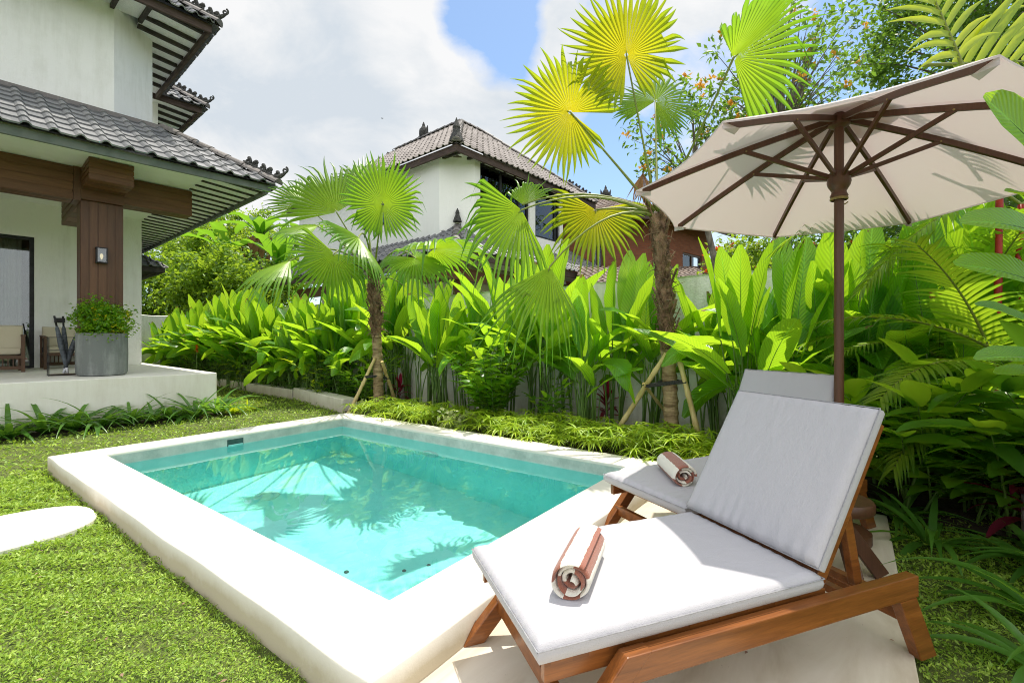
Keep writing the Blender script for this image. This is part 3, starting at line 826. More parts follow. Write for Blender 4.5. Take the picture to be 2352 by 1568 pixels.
TPROF = [(0.0, 0.004), (0.30, 0.0), (0.56, 0.002), (0.60, 0.016), (0.68, 0.038), (0.78, 0.046), (0.88, 0.038), (0.96, 0.016), (1.0, 0.004)]
def tile_plane(mb, A, B, C, D, tw=0.21, course=0.27):
    """tiles over the quad A-B (eave) D-C (top edge above A and B); side edges may lean in as hips"""
    A, B, C, D = V(A), V(B), V(C), V(D)
    U = (B - A).normalized()
    S = D - A; S = (S - U * S.dot(U)); hS = S.length; S.normalize(); N = U.cross(S).normalized()
    if N.z < 0: N = -N
    uD, uC, uB = (D - A).dot(U), (C - A).dot(U), (B - A).length
    umin, umax = min(0, uD), max(uB, uC)
    nc = int(math.ceil(hS / course)); nt = int(math.ceil((umax - umin) / tw))
    for r in range(nc):
        s0 = r * course - 0.03; s1 = min((r + 1) * course, hS) 
        sm = min(max((s0 + s1) / 2, 0), hS) / hS
        lo, hi = uD * sm, uB + (uC - uB) * sm
        for k in range(nt):
            a = umin + k * tw
            if a + tw < lo - 1e-4 or a > hi + 1e-4: continue
            jl = random.uniform(-0.004, 0.004); jh = random.uniform(-0.003, 0.003)
            vs = []
            for (ss, lift) in ((s0 + jl, 0.030 + jh), (s1 + 0.02, 0.004)):
                for (fx, h) in TPROF:
                    uu = min(max(a + fx * tw, lo), hi)
                    vs.append(A + U * uu + S * ss + N * (h + lift))
            n = len(TPROF)
            for (fx, h) in TPROF:                    # thickness of the lower edge
                uu = min(max(a + fx * tw, lo), hi)
                vs.append(A + U * uu + S * (s0 + jl) + N * (h + 0.030 + jh - 0.024))
            fs = [(i, i + 1, n + i + 1, n + i) for i in range(n - 1)] + [(2 * n + i, 2 * n + i + 1, i + 1, i) for i in range(n - 1)]
            mb.add(vs, fs)
    # underlay just below so no light leaks
    mb.add([A - N * 0.01, B - N * 0.01, C - N * 0.01, D - N * 0.01], [(0, 1, 2, 3)])
    return mb
def ridge_caps(mb, a, b, r=0.10, L=0.34):
    a, b = V(a), V(b); n = max(2, int((b - a).length / L)); d = (b - a).normalized()
    sd = d.cross(UP).normalized(); u = sd.cross(d)
    for k in range(n):
        p = a.lerp(b, k / n); q = a.lerp(b, (k + 1.12) / n)
        vs = []
        for (c, rr) in ((p, r * 1.12), (q, r * 0.92)):
            for j in range(8):
                an = PI * j / 7; vs.append(c + sd * rr * math.cos(an) + u * (rr * 0.85 * math.sin(an) - 0.02))
        fs = [(j, j + 1, 8 + j + 1, 8 + j) for j in range(7)] + [tuple(range(8))]
        mb.add(vs, fs)
    return mb
def scroll(mb, c, ex, ez, r, th, turns=1.4, dirn=1, n=18, taper=0.35):
    """flat curl of carved stone standing in the plane ex-ez"""
    pts = []; rad = []
    for k in range(n + 1):
        a = k / n
        an = dirn * a * turns * 2 * PI + PI / 2
        rr = r * (1 - 0.8 * a)
        pts.append(c + ex * rr * math.cos(an) + ez * rr * math.sin(an)); rad.append(th * (1 - taper * a))
    mb.tube(pts, rad, 6)
    return mb
def crest(mb, a, b, h=0.16):
    """a carved openwork strip along a hip from a (upper) to b (lower end) that ends in an upswept horn"""
    a, b = V(a), V(b); d = (b - a).normalized(); L = (b - a).length
    n = max(3, int(L / 0.14)); ez = (UP - d * d.z).normalized()
    for k in range(n):
        c = a.lerp(b, (k + 0.5) / n) + ez * h * 0.45
        scroll(mb, c, d, ez, h * 0.48, 0.026, 1.3, 1 if k % 2 else -1)
        mb.ball(c + ez * h * 0.46, 0.042, 6, 4)
    mb.tube([a + ez * 0.02, b + ez * 0.02], 0.03, 6)
    pts = [b + d * 0.18 * t_ - d * 0.1 + ez * (0.02 + 0.19 * t_ * t_) for t_ in (0, .25, .5, .75, 1)]
    mb.tube(pts, [0.055, 0.05, 0.042, 0.032, 0.015], 7)
    scroll(mb, pts[-1] - d * 0.05, d, ez, 0.06, 0.02, 1.2, -1)
    return mb
def plume(mb, c, ex, h=0.6, w=0.34):
    """roof ornament: a lotus bud between two side flames"""
    mb.lathe([(0.10, 0), (0.13, 0.04), (0.09, 0.09), (0.13, 0.16), (0.155, 0.24), (0.13, 0.34), (0.08, 0.42), (0.05, 0.45), (0.06, 0.48), (0.015, 0.6)], c, 10)
    for s in (-1, 1):
        p = [c + ex * s * (0.12 + 0.10 * t_) + UP * (0.02 + 0.40 * t_ ** 1.4) for t_ in (0, .3, .6, .85, 1)]
        mb.tube(p, [0.055, 0.06, 0.055, 0.035, 0.008], 7)
        scroll(mb, c + ex * s * 0.27 + UP * 0.07, ex * s, UP, 0.075, 0.03, 1.2, 1)
    return mb

# ================= the near villa
Tc = atz(498, 855.7, 0.668)
H = Frame((Tc.x, Tc.y), -4)
villa = thing('villa', 'white villa with raised terrace, timber post and dark tiled roofs at the pool end', 'house', H((-2.5, 4, -0.04)))
def vb(name, mb, m, par=villa, **k): return mb.build(name, m, par, **k)
ZT = 0.668
def quadv(mb, pts): mb.add([H(p) for p in pts], [tuple(range(len(pts)))])
mb = MB(); mb.box(-7.5, 0.0, 0.0, 8.2, -0.2, ZT, H); vb('terrace', mb, M_TERR, bevel=0.012)
WV = 4.29
# lower walls: the front wall with the opening for the sliding door, the side wall
mb = MB()
dr = H.onv(79, 545, WV); du = dr.x; dz = dr.z
mb.box(du, -0.21, WV, WV + 0.2, ZT + .002, 4.3, H)
mb.box(-7.5, du, WV, WV + 0.2, dz, 4.3, H)
mb.box(-0.41, -0.21, WV + 0.2, 9.5, ZT + .002, 4.3, H)
mb.box(-7.7, -7.5, 1.0, 9.5, ZT + .002, 4.3, H)
vb('wall', mb, M_WALL)
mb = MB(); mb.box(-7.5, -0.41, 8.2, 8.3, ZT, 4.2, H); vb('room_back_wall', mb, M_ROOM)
# sliding door
fr = MB(); f_ = 0.065
fr.box(du - f_, du - .002, WV + 0.03, WV + 0.12, ZT + .003, dz - .002, H); fr.box(-5.0, du - f_, WV + 0.03, WV + 0.12, dz - f_, dz - .002, H)
fr.box(-5.0, du - f_, WV + 0.03, WV + 0.12, ZT + .003, ZT + 0.045, H); fr.box(-3.55, -3.48, WV + 0.04, WV + 0.11, ZT + 0.045, dz - f_, H)
door = vb('sliding_door', fr, M_BLACK)
mb = MB(); mb.box(-5.0, du - f_, WV + 0.07, WV + 0.078, ZT + 0.045, dz - f_, H); vb('door_glass', mb, M_GLASS, door)
mb = MB(); n = 200; vs = []; fs = []
for k in range(n + 1):
    u = -4.9 + (4.9 + du - 0.16) * k / n
    w_ = WV + 0.34 + 0.035 * math.sin(u * 46 + 1.3 * math.sin(u * 7)) + 0.015 * math.sin(u * 101)
    vs += [H((u, w_, ZT + 0.02)), H((u, w_, dz + 0.1))]
for k in range(n): fs.append((2 * k, 2 * k + 2, 2 * k + 3, 2 * k + 1))
mb.add(vs, fs); vb('curtain', mb, M_CURT, door, smooth=True)
# ceiling and soffits
ZS = 4.03
mb = MB(); mb.box(-7.5, -0.2, -0.34, WV, ZS, ZS + 0.04, H); vb('ceiling', mb, M_CEIL)
mb = MB()
quadv(mb, [(-0.2, -0.34, ZS + .006), (0.66, -0.34, 3.97), (0.66, 9.0, 3.97), (-0.2, 9.0, ZS + .006)][::-1]); vb('side_soffit', mb, M_SOFF)
for k in range(28):
    v = -0.20 + 0.335 * k
    mb = MB(); mb.bar(H((-0.19, v, ZS - 0.006)), H((0.65, v, 3.956)), 0.055, 0.022); vb('rafter', mb, M_RAFT)
mb = MB()
mb.hexa([H(p) for p in ((-7.6, -0.42, 3.845), (0.74, -0.42, 3.945), (0.74, -0.37, 3.945), (-7.6, -0.37, 3.845), (-7.6, -0.42, 3.99), (0.74, -0.42, 4.05), (0.74, -0.37, 4.05), (-7.6, -0.37, 3.99))])
vb('front_fascia', mb, M_FASC)
mb = MB(); mb.box(0.66, 0.71, -0.366, 9.0, 3.90, 4.0, H); vb('side_fascia', mb, M_FASC)
# timber column and beams, clad in boards with open joints
def clad(mb, u0, u1, v0, v1, z0, z1, axis, nb, gap=0.018):
    core = 0.008
    mb.box(u0 + core, u1 - core, v0 + core, v1 - core, z0 + (core if axis != 'z' else 0), z1 - (core if axis != 'z' else 0), H)
    for k in range(nb):
        a, b = k / nb, (k + 1) / nb
        if axis == 'z':
            x0, x1 = u0 + (u1 - u0) * a + gap / 2, u0 + (u1 - u0) * b - gap / 2
            mb.box(x0, x1, v0, v0 + 0.007, z0, z1, H); mb.box(x0, x1, v1 - .007, v1, z0, z1, H)
        elif axis == 'x':
            y0_, y1_ = z0 + (z1 - z0) * a + gap / 2, z0 + (z1 - z0) * b - gap / 2
            mb.box(u0, u1, v0, v0 + .007, y0_, y1_, H)
            w0, w1 = v0 + (v1 - v0) * a + gap / 2, v0 + (v1 - v0) * b - gap / 2
            mb.box(u0, u1, w0, w1, z0 - .001, z0 + .0065, H)
    if axis == 'z':
        for k in range(3):
            y0_, y1_ = v0 + .009 + (v1 - v0 - .018) * k / 3 + gap / 2, v0 + .009 + (v1 - v0 - .018) * (k + 1) / 3 - gap / 2
            mb.box(u0, u0 + .007, y0_, y1_, z0, z1, H); mb.box(u1 - .007, u1, y0_, y1_, z0, z1, H)
    else:
        for k in range(nb):
            y0_, y1_ = z0 + (z1 - z0) * k / nb + gap / 2, z0 + (z1 - z0) * (k + 1) / nb - gap / 2
            mb.box(u0 - .001, u0 + .006, v0 + .008, v1, y0_, y1_, H); mb.box(u1 - .006, u1 + .001, v0 + .008, v1, y0_, y1_, H)
VC = 0.95
cl_, cr_ = H.onv(184, 600, VC).x, H.onv(283.5, 600, VC).x
mb = MB(); clad(mb, cl_, cr_, VC, VC + 0.36, ZT + .002, 3.52, 'z', 5); vb('column', mb, M_CLADZ)
mb = MB(); clad(mb, -7.5, cl_ - 0.09, VC - 0.05, VC + 0.34, 3.50, 4.028, 'x', 4); vb('beam', mb, M_CLADX)
mb = MB(); mb.box(cl_ - 0.086, cl_ - 0.0, VC - 0.065, VC + 0.34, 3.49, 4.028, H); vb('beam_strap', mb, M_CLADZ)
be = H.onv(440, 460, VC)
mb = MB(); clad(mb, cr_ + 0.003, be.x, VC - 0.03, VC + 0.36, 3.56, 4.02, 'x', 4); vb('beam', mb, M_CLADX)
mb = MB(); clad(mb, cl_ + .003, cr_ - .003, 0.16, VC - 0.07, 3.69, 4.026, 'x', 4); mb.box(cl_ + .003, cr_ - .003, VC - .07, VC + .35, 3.524, 4.026, H); vb('beam', mb, M_CLADX)
mb = MB(); clad(mb, cl_ + .003, cr_ - .003, VC + 0.365, 3.2, 3.46, 3.90, 'x', 4); vb('beam', mb, M_CLADX)
# terrace roof
EF = 4.03
Ea, Eb = H((-7.6, -0.52, EF - 0.03)), H((0.84, -0.52, EF + 0.03))
Tb, Ta = H((-0.42, 1.5, 5.2)), H((-7.6, 1.5, 5.18))
rf = MB(); tile_plane(rf, Ea, Eb, Tb, Ta, 0.265, 0.315)
roof = vb('terrace_roof', rf, M_TILE)
mb = MB(); tile_plane(mb, H((0.84, -0.5, EF + 0.02)), H((0.84, 9.2, EF)), H((-0.42, 9.2, 5.2)), H((-0.42, 1.5, 5.2)), 0.265, 0.315); vb('terrace_roof', mb, M_TILE)
mb = MB(); ridge_caps(mb, Eb + UP * 0.05, Tb + UP * 0.07, 0.10); vb('hip_ridge', mb, M_TILEDARK)
mb = MB(); mb.bar(H((-7.5, 1.46, 5.215)), H((-0.5, 1.46, 5.235)), 0.10, 0.07); vb('flashing', mb, M_TILEDARK)
mb = MB(); crest(mb, Eb.lerp(Tb, 0.30) + UP * 0.12, Eb.lerp(Tb, 0.0) + UP * 0.10, 0.125); vb('carved_crest', mb, M_CARVE)
# upper storey: wall with a cut-off corner
mb = MB()
pl = [(-7.5, 1.5), (-1.15, 1.5), (-0.45, 2.2), (-0.45, 5.2), (0.30, 5.2), (0.30, 9.0), (-7.5, 9.0)]
mb.prism([H((p[0], p[1], 4.2)) for p in pl], UP * 3.35); vb('upper_wall', mb, M_WALL)
# upper roofs
def eave_set(corner, ulen, vlen, z, rise, run, dirs='fs'):
    """front eave runs to -u, side eave to +v from the corner"""
    cu, cv = corner
    mb = MB(); tile_plane(mb, H((cu - ulen, cv, z)), H((cu, cv, z)), H((cu - run, cv + run, z + rise)), H((cu - ulen, cv + run, z + rise)))
    tile_plane(mb, H((cu, cv, z)), H((cu, cv + vlen, z)), H((cu - run, cv + vlen, z + rise)), H((cu - run, cv + run, z + rise)))
    r_ = vb('upper_roof', mb, M_TILE)
    m2 = MB(); m2.box(cu - ulen, cu - 0.1, cv + 0.10, cv + 0.15, z - 0.14, z + 0.01, H); m2.box(cu - 0.15, cu - 0.10, cv + 0.15, cv + vlen, z - 0.14, z + 0.01, H); vb('fascia', m2, M_FASCB, r_)
    m3 = MB()
    m3.add([H(p) for p in ((cu - ulen, cv + .15, z - .03), (cu - .15, cv + .15, z - .03), (cu - .15, cv + vlen, z - .03), (cu - 1.0, cv + vlen, z + .05), (cu - 1.0, cv + 1.0, z + .05), (cu - ulen, cv + 1.0, z + .05))], [(0, 1, 4, 5), (1, 2, 3, 4)])
    vb('soffit', m3, M_SOFF, r_)
    for k in range(int((vlen - .3) / 0.42)):
        v = cv + 0.35 + 0.42 * k
        m4 = MB(); m4.bar(H((cu - 0.17, v, z - 0.06)), H((cu - 1.0, v + 0.0, z + 0.01)), 0.06, 0.07); vb('rafter', m4, M_RAFT, r_)
    for k in range(int((ulen - 1.0) / 0.42)):
        u = cu - 1.0 - 0.42 * k
        m4 = MB(); m4.bar(H((u, cv + 0.17, z - 0.06)), H((u, cv + 1.0, z + 0.01)), 0.06, 0.07); vb('rafter', m4, M_RAFT, r_)
    m5 = MB(); ridge_caps(m5, H((cu, cv, z + 0.05)), H((cu - run, cv + run, z + rise + 0.05)), 0.10); vb('hip_ridge', m5, M_TILEDARK, r_)
    m6 = MB(); crest(m6, H((cu - 0.75, cv + 0.75, z + rise * 0.75 / run + 0.12)), H((cu - 0.02, cv + 0.02, z + 0.10)), 0.125); vb('carved_crest', m6, M_CARVE, r_)
eave_set((0.24, 0.62), 7.7, 3.83, 7.16, 1.9, 2.6)
eave_set((1.18, 4.47), 1.15, 4.6, 7.2, 1.9, 2.6)
# a lower lean-to roof behind the side wall
k0 = H.onz(385, 620, 3.2)
mb = MB(); tile_plane(mb, H((k0.x - 1.4, k0.y, 3.27)), H((k0.x, k0.y, 3.27)), H((k0.x - 0.9, k0.y + 0.9, 3.85)), H((k0.x - 1.4, k0.y + .9, 3.85)))
tile_plane(mb, H((k0.x, k0.y, 3.27)), H((k0.x, k0.y + 4, 3.27)), H((k0.x - 0.9, k0.y + 4, 3.85)), H((k0.x - .9, k0.y + .9, 3.85)))
rl = vb('rear_roof', mb, M_TILE)
mb = MB(); mb.box(k0.x - 1.4, k0.x - 0.05, k0.y + .05, k0.y + .1, 3.12, 3.26, H); mb.box(k0.x - 0.1, k0.x - .05, k0.y + .1, k0.y + 4, 3.12, 3.26, H); vb('fascia', mb, M_RAFT, rl)
mb = MB(); quadv(mb, [(k0.x - 1.4, k0.y + .1, 3.25), (k0.x - .1, k0.y + .1, 3.25), (k0.x - .1, k0.y + 4, 3.25), (k0.x - 1.4, k0.y + 4, 3.25)]); vb('soffit', mb, M_SOFF, rl)
for k in range(9):
    v = k0.y + 0.25 + 0.3 * k
    mb = MB(); mb.bar(H((k0.x - 0.12, v, 3.215)), H((k0.x - 1.35, v, 3.215)), 0.07, 0.06); vb('rafter', mb, M_RAFT, rl)

# wall lantern on the column
la, lb = H.onv(221, 567, VC - 0.09), H.onv(247, 605, VC - 0.09)
lu0, lu1, lz0, lz1 = la.x, lb.x, lb.z, la.z
lan = thing('wall_lantern', 'small black box lantern with clear bulb on the timber post', 'wall lamp', H(((lu0 + lu1) / 2, VC, lz0)))
mb = MB(); q = 0.016; v0, v1 = VC - 0.11, VC - 0.016
for u in (lu0, lu1 - q):
    for v in (v0, v1 - q): mb.box(u, u + q, v, v + q, lz0 + q, lz1 - q, H)
mb.box(lu0 - .006, lu1 + .006, v0 - .006, v1, lz1 - q, lz1, H); mb.box(lu0 - .006, lu1 + .006, v0 - .006, v1, lz0, lz0 + q, H)
mb.build('frame', M_BLACK, lan)
mb = MB(); mb.box(lu0 + .02, lu1 - .02, VC - .015, VC - .003, lz0 + .02, lz1 - .02, H); mb.build('back_plate', M_BLACK, lan)
mb = MB(); mb.box(lu0 + q, lu1 - q, v0 + .004, v0 + .008, lz0 + q, lz1 - q, H); mb.build('glass', M_GLASS, lan)
def m_bulb():
    t = NT('lamp_bulb'); e = t.n('ShaderNodeEmission'); e.inputs['Color'].default_value = (1, 0.8, 0.45, 1); e.inputs['Strength'].default_value = 0.7
    return t.done(e.outputs[0])
bc = H(((lu0 + lu1) / 2, VC - 0.06, (lz0 + lz1) / 2 - 0.02))
mb = MB(); mb.lathe([(0.008, -0.05), (0.012, -0.03), (0.022, 0.0), (0.022, 0.025), (0.012, 0.045), (0.001, 0.05)], bc, 12, cap=False); mb.build('bulb', m_bulb(), lan, smooth=True)
mb = MB(); mb.tube([bc + UP * -0.05, bc + UP * -0.085], 0.013, 10); mb.build('bulb_holder', M_BLACK, lan)

# ---- terrace furniture
M_CONC = m_plaster('dark_concrete', (0.17, 0.185, 0.18), (0.32, 0.34, 0.33), 0.25, 30, 0.5)
pc = H((H.onz(243.5, 864, ZT).x, H.onz(243.5, 864, ZT).y + 0.31, ZT + 0.001)); PR = 0.325
pot = thing('planter_pot', 'large round grey concrete planter standing in front of the timber post', 'planter', pc)
ph_ = H.onv(243, 765, H.loc(pc).y - 0.30).z - ZT
mb = MB(); mb.lathe([(0.001, 0), (PR - 0.06, 0), (PR - 0.02, 0.015), (PR, 0.06), (PR + 0.005, ph_ * 0.5), (PR, ph_), (PR - 0.035, ph_), (PR - 0.04, ph_ - 0.05), (0.001, ph_ - 0.05)], pc, 48, cap=False)
mb.build('pot', M_CONC, pot, smooth=True, auto=45)
mb = MB(); mb.lathe([(PR - .042, ph_ - 0.045), (0.001, ph_ - 0.03)], pc, 24, cap=False); mb.build('soil', M_SOIL, pot)
M_CHWOOD = m_wood('chair_wood', (0.05, 0.024, 0.012), (0.15, 0.078, 0.04), 'z', 0.5, 8, 0.4)
M_CREAM = m_fabric('cream_upholstery', (0.60, 0.54, 0.40))
def armchair(label, u0, v0, rot, W=0.62, D=0.66):
    c0 = H((u0, v0, ZT + .001)); a = R(rot - 4)
    fr2 = Frame((c0.x, c0.y), rot - 4)
    t = thing('armchair', label, 'armchair', c0, 'wooden armchairs on the terrace')
    g = lambda p: fr2((p[0], p[1], p[2] + ZT + .001))
    # local: x across, y 0 front .. D back
    for sx in (-1, 1):
        for y, h in ((0.0, 0.60), (D, 0.64)):
            mb = MB(); mb.bar(g((sx * W / 2, y, 0)), g((sx * W / 2, y, h)), 0.05, 0.05, up=tuple(fr2.v)); mb.build('leg', M_CHWOOD, t)
        mb = MB(); mb.bar(g((sx * W / 2, -0.03, 0.62)), g((sx * W / 2, D + 0.02, 0.655)), 0.065, 0.03); mb.build('armrest', M_CHWOOD, t)
        mb = MB(); mb.bar(g((sx * W / 2, 0.02, 0.30)), g((sx * W / 2, D, 0.27)), 0.03, 0.06); mb.build('seat_rail', M_CHWOOD, t)
        for k in range(4):
            y = 0.12 + k * 0.13
            mb = MB(); mb.tube([g((sx * W / 2, y, 0.32)), g((sx * W / 2, y + 0.02, 0.61))], 0.006, 6); mb.build('side_rod', M_BLACK, t)
    for y, z in ((0.0, 0.29), (D, 0.27), (D, 0.08)):
        mb = MB(); mb.bar(g((-W / 2, y, z)), g((W / 2, y, z)), 0.03, 0.06); mb.build('cross_rail', M_CHWOOD, t)
    for k in range(9):
        x = -W / 2 + 0.06 + k * (W - .12) / 8
        mb = MB(); mb.bar(g((x, D, 0.11)), g((x, D, 0.25)), 0.014, 0.014, up=tuple(fr2.v)); mb.build('back_spindle', M_CHWOOD, t)
    c, pp = cushion(D - 0.05, W - 0.06, 0.12, 0.02, 16, 14, 3)
    M = Matrix.Translation(c0) @ Matrix.Rotation(a + PI / 2, 4, 'Z') @ Matrix.Translation(V(0.0, 0, 0.31)); xf(c, M); c.build('seat_cushion', M_CREAM, t, smooth=True)
    c, pp = cushion(0.42, W + 0.0, 0.14, 0.03, 14, 16, 4)
    M = Matrix.Translation(c0) @ Matrix.Rotation(a + PI / 2, 4, 'Z') @ Matrix.Translation(V(D - 0.12, 0, 0.42)) @ Matrix.Rotation(R(-78), 4, 'Y') @ Matrix.Translation(V(0, 0, -0.07)); xf(c, M); c.build('back_cushion', M_CREAM, t, smooth=True)
    return t
q = H.onz(14, 856, ZT)
armchair('wooden armchair with rounded cream cushions, cut by the left edge of the photo', q.x - 0.10, q.y + 0.72, 180)
q = H.onz(104, 848, ZT)
armchair('wooden armchair with cream seat behind the umbrella stand, against the white wall', q.x + 0.31, q.y - 0.02, 0)
# umbrella stand with folded umbrellas
sc_ = H.onz(152, 862, ZT); su, sv = sc_.x, sc_.y + 0.12
stn = thing('umbrella_stand', 'open black wire umbrella stand on the terrace beside the planter', 'umbrella stand', H((su, sv, ZT)))
mb = MB(); a_, b_, hh = 0.20, 0.11, 0.62
for z in (0.012, hh * 0.66, hh):
    cs = [H((su + sx * a_, sv + sy * b_, ZT + z)) for sx, sy in ((-1, -1), (1, -1), (1, 1), (-1, 1))]
    for k in range(4): mb.bar(cs[k], cs[(k + 1) % 4], 0.010, 0.010)
for sx in (-1, 1):
    for sy in (-1, 1): mb.bar(H((su + sx * a_, sv + sy * b_, ZT)), H((su + sx * a_, sv + sy * b_, ZT + hh)), 0.010, 0.010, up=(1, 0, 0))
mb.build('wire_frame', M_BLACK, stn)
mb = MB(); mb.box(su - a_ + .012, su + a_ - .012, sv - b_ + .012, sv + b_ - .012, ZT + .006, ZT + .02, H); mb.build('tray', M_CHWOOD, stn)
M_UMB = m_noise('umbrella_cloth', (0.05, 0.06, 0.075), (0.13, 0.15, 0.17), 26, 0.6, 0.3)
M_TIPW = m_noise('white_tip', (0.6, 0.62, 0.66), (0.75, 0.76, 0.78), 20, 0.5, 0)
for lab, x0, x1, v_ in (('folded grey umbrella leaning furthest left in the wire stand', 0.03, -0.13, -0.03), ('folded grey umbrella with upright black handle in the middle of the wire stand', 0.02, -0.02, 0.04), ('folded grey umbrella leaning right towards the planter in the wire stand', -0.02, 0.17, 0.0)):
    a = H((su + x0, sv + v_, ZT + 0.03)); b = H((su + x1, sv + v_ + 0.02, ZT + (0.97 if x1 < 0.1 else 0.80)))
    u_ = thing('umbrella', lab, 'umbrella', a, 'folded umbrellas in the stand')
    mb = MB(); mb.tube([a.lerp(b, q_) for q_ in (0.10, 0.2, 0.5, 0.78, 0.83)], [0.020, 0.032, 0.038, 0.026, 0.012], 9, jitter=0.10); mb.build('folded_cloth', M_UMB, u_, smooth=True)
    mb = MB(); mb.tube([a.lerp(b, q_) for q_ in (0.80, 1.0)], 0.014, 8); mb.build('handle', M_BLACK, u_, smooth=True)
    mb = MB(); mb.tube([a.lerp(b, q_) for q_ in (0.0, 0.10)], [0.014, 0.022], 8); mb.build('tip', M_TIPW, u_, smooth=True)
s0, s1 = H.onv(124, 730, WV), H.onv(149, 741, WV)
mb = MB(); mb.box(s0.x, s1.x, WV - 0.05, WV - .003, s1.z, s0.z, H); tag(mb.build('wall_socket', M_BLACK, None, bevel=0.006), 'small black box fixed to the white wall behind the umbrella stand', 'wall socket')

# ================= garden wall, kerb
def rough_wall(name, label, a, b, z0, z1, th, m, nseg=40):
    a, b = V(a), V(b); d = (b - a).normalized(); nrm = V(-d.y, d.x, 0)
    mb = MB(); vs = []; fs = []
    for k in range(nseg + 1):
        p = a.lerp(b, k / nseg); zz = z1 + 0.012 * math.sin(k * 1.7) + 0.008 * math.sin(k * 0.6)
        for s_ in (0, 1): vs += [p + nrm * th * s_ + UP * z0, p + nrm * th * s_ + UP * (zz - 0.02), p + nrm * (th * s_ + (0.02 if s_ == 0 else -0.02)) + UP * zz]
    for k in range(nseg):
        o = k * 6
        for (i, j) in ((0, 1), (1, 2), (2, 5), (5, 4), (4, 3)): fs.append((o + i, o + 6 + i, o + 6 + j, o + j))
    fs += [(0, 1, 2, 5, 4, 3), tuple(nseg * 6 + i for i in (3, 4, 5, 2, 1, 0))]
    mb.add(vs, fs)
    return tag(mb.build(name, m, None), label, 'wall')
rough_wall('garden_wall', 'lower end of the white garden wall behind the feather palms', (6.2, -5.2, 0), (6.2, -0.22, 0), -0.1, 1.55, -0.16, M_GWALL, 30)
rough_wall('garden_wall', 'long white textured garden wall behind the broad-leaved plants', (6.2, -0.2, 0), (6.2, 18.98, 0), -0.1, 2.08, -0.16, M_GWALL, 90)
rough_wall('garden_wall', 'white garden wall across the far end of the garden beyond the villa', (-3, 19.0, 0), (6.36, 19.0, 0), -0.1, 2.05, 0.16, M_GWALL, 40)
rough_wall('garden_wall', 'white garden wall in deep shade behind the red-stemmed palms at the right', (6.19, -3.0, 0), (1.6, -3.0, 0), -0.1, 1.7, 0.16, M_GWALL, 30)
M_KERB = m_plaster('kerb_plaster', (0.74, 0.71, 0.63), (0.50, 0.46, 0.37), 0.4, 40, 0.3, (-0.05, 0.16))
def kerb(label, pts, h, th):
    mb = MB(); n = len(pts); vs = []; fs = []
    for i, p in enumerate(pts):
        p = V(p[0], p[1], 0); q = V(*pts[min(i + 1, n - 1)], 0) - V(*pts[max(i - 1, 0)], 0); q.normalize(); nr_ = V(q.y, -q.x, 0)
        vs += [p + UP * -0.1, p + UP * (h - 0.015), p + nr_ * 0.015 + UP * h, p + nr_ * th + UP * h, p + nr_ * th + UP * -0.1]
    for i in range(n - 1):
        o = i * 5
        for j in range(4): fs.append((o + j, o + 5 + j, o + 6 + j, o + j + 1))
    fs += [(0, 1, 2, 3, 4), tuple((n - 1) * 5 + j for j in (4, 3, 2, 1, 0))]
    mb.add(vs, fs); return tag(mb.build('planter_kerb', M_KERB, None, smooth=True, auto=30), label, 'kerb', 'low kerbs of the planting bed')
kerb('low white kerb block ending beside the bamboo-propped palm', [(4.78, 7.15), (4.95, 8.0), (5.12, 8.9), (5.27, 9.7)], 0.21, 0.25)
kerb('low curved white kerb running away behind the terrace', [(5.27, 9.76), (5.28, 10.6), (5.36, 11.8), (5.48, 13.2), (5.5, 14.6), (5.45, 16.5)], 0.17, 0.25)

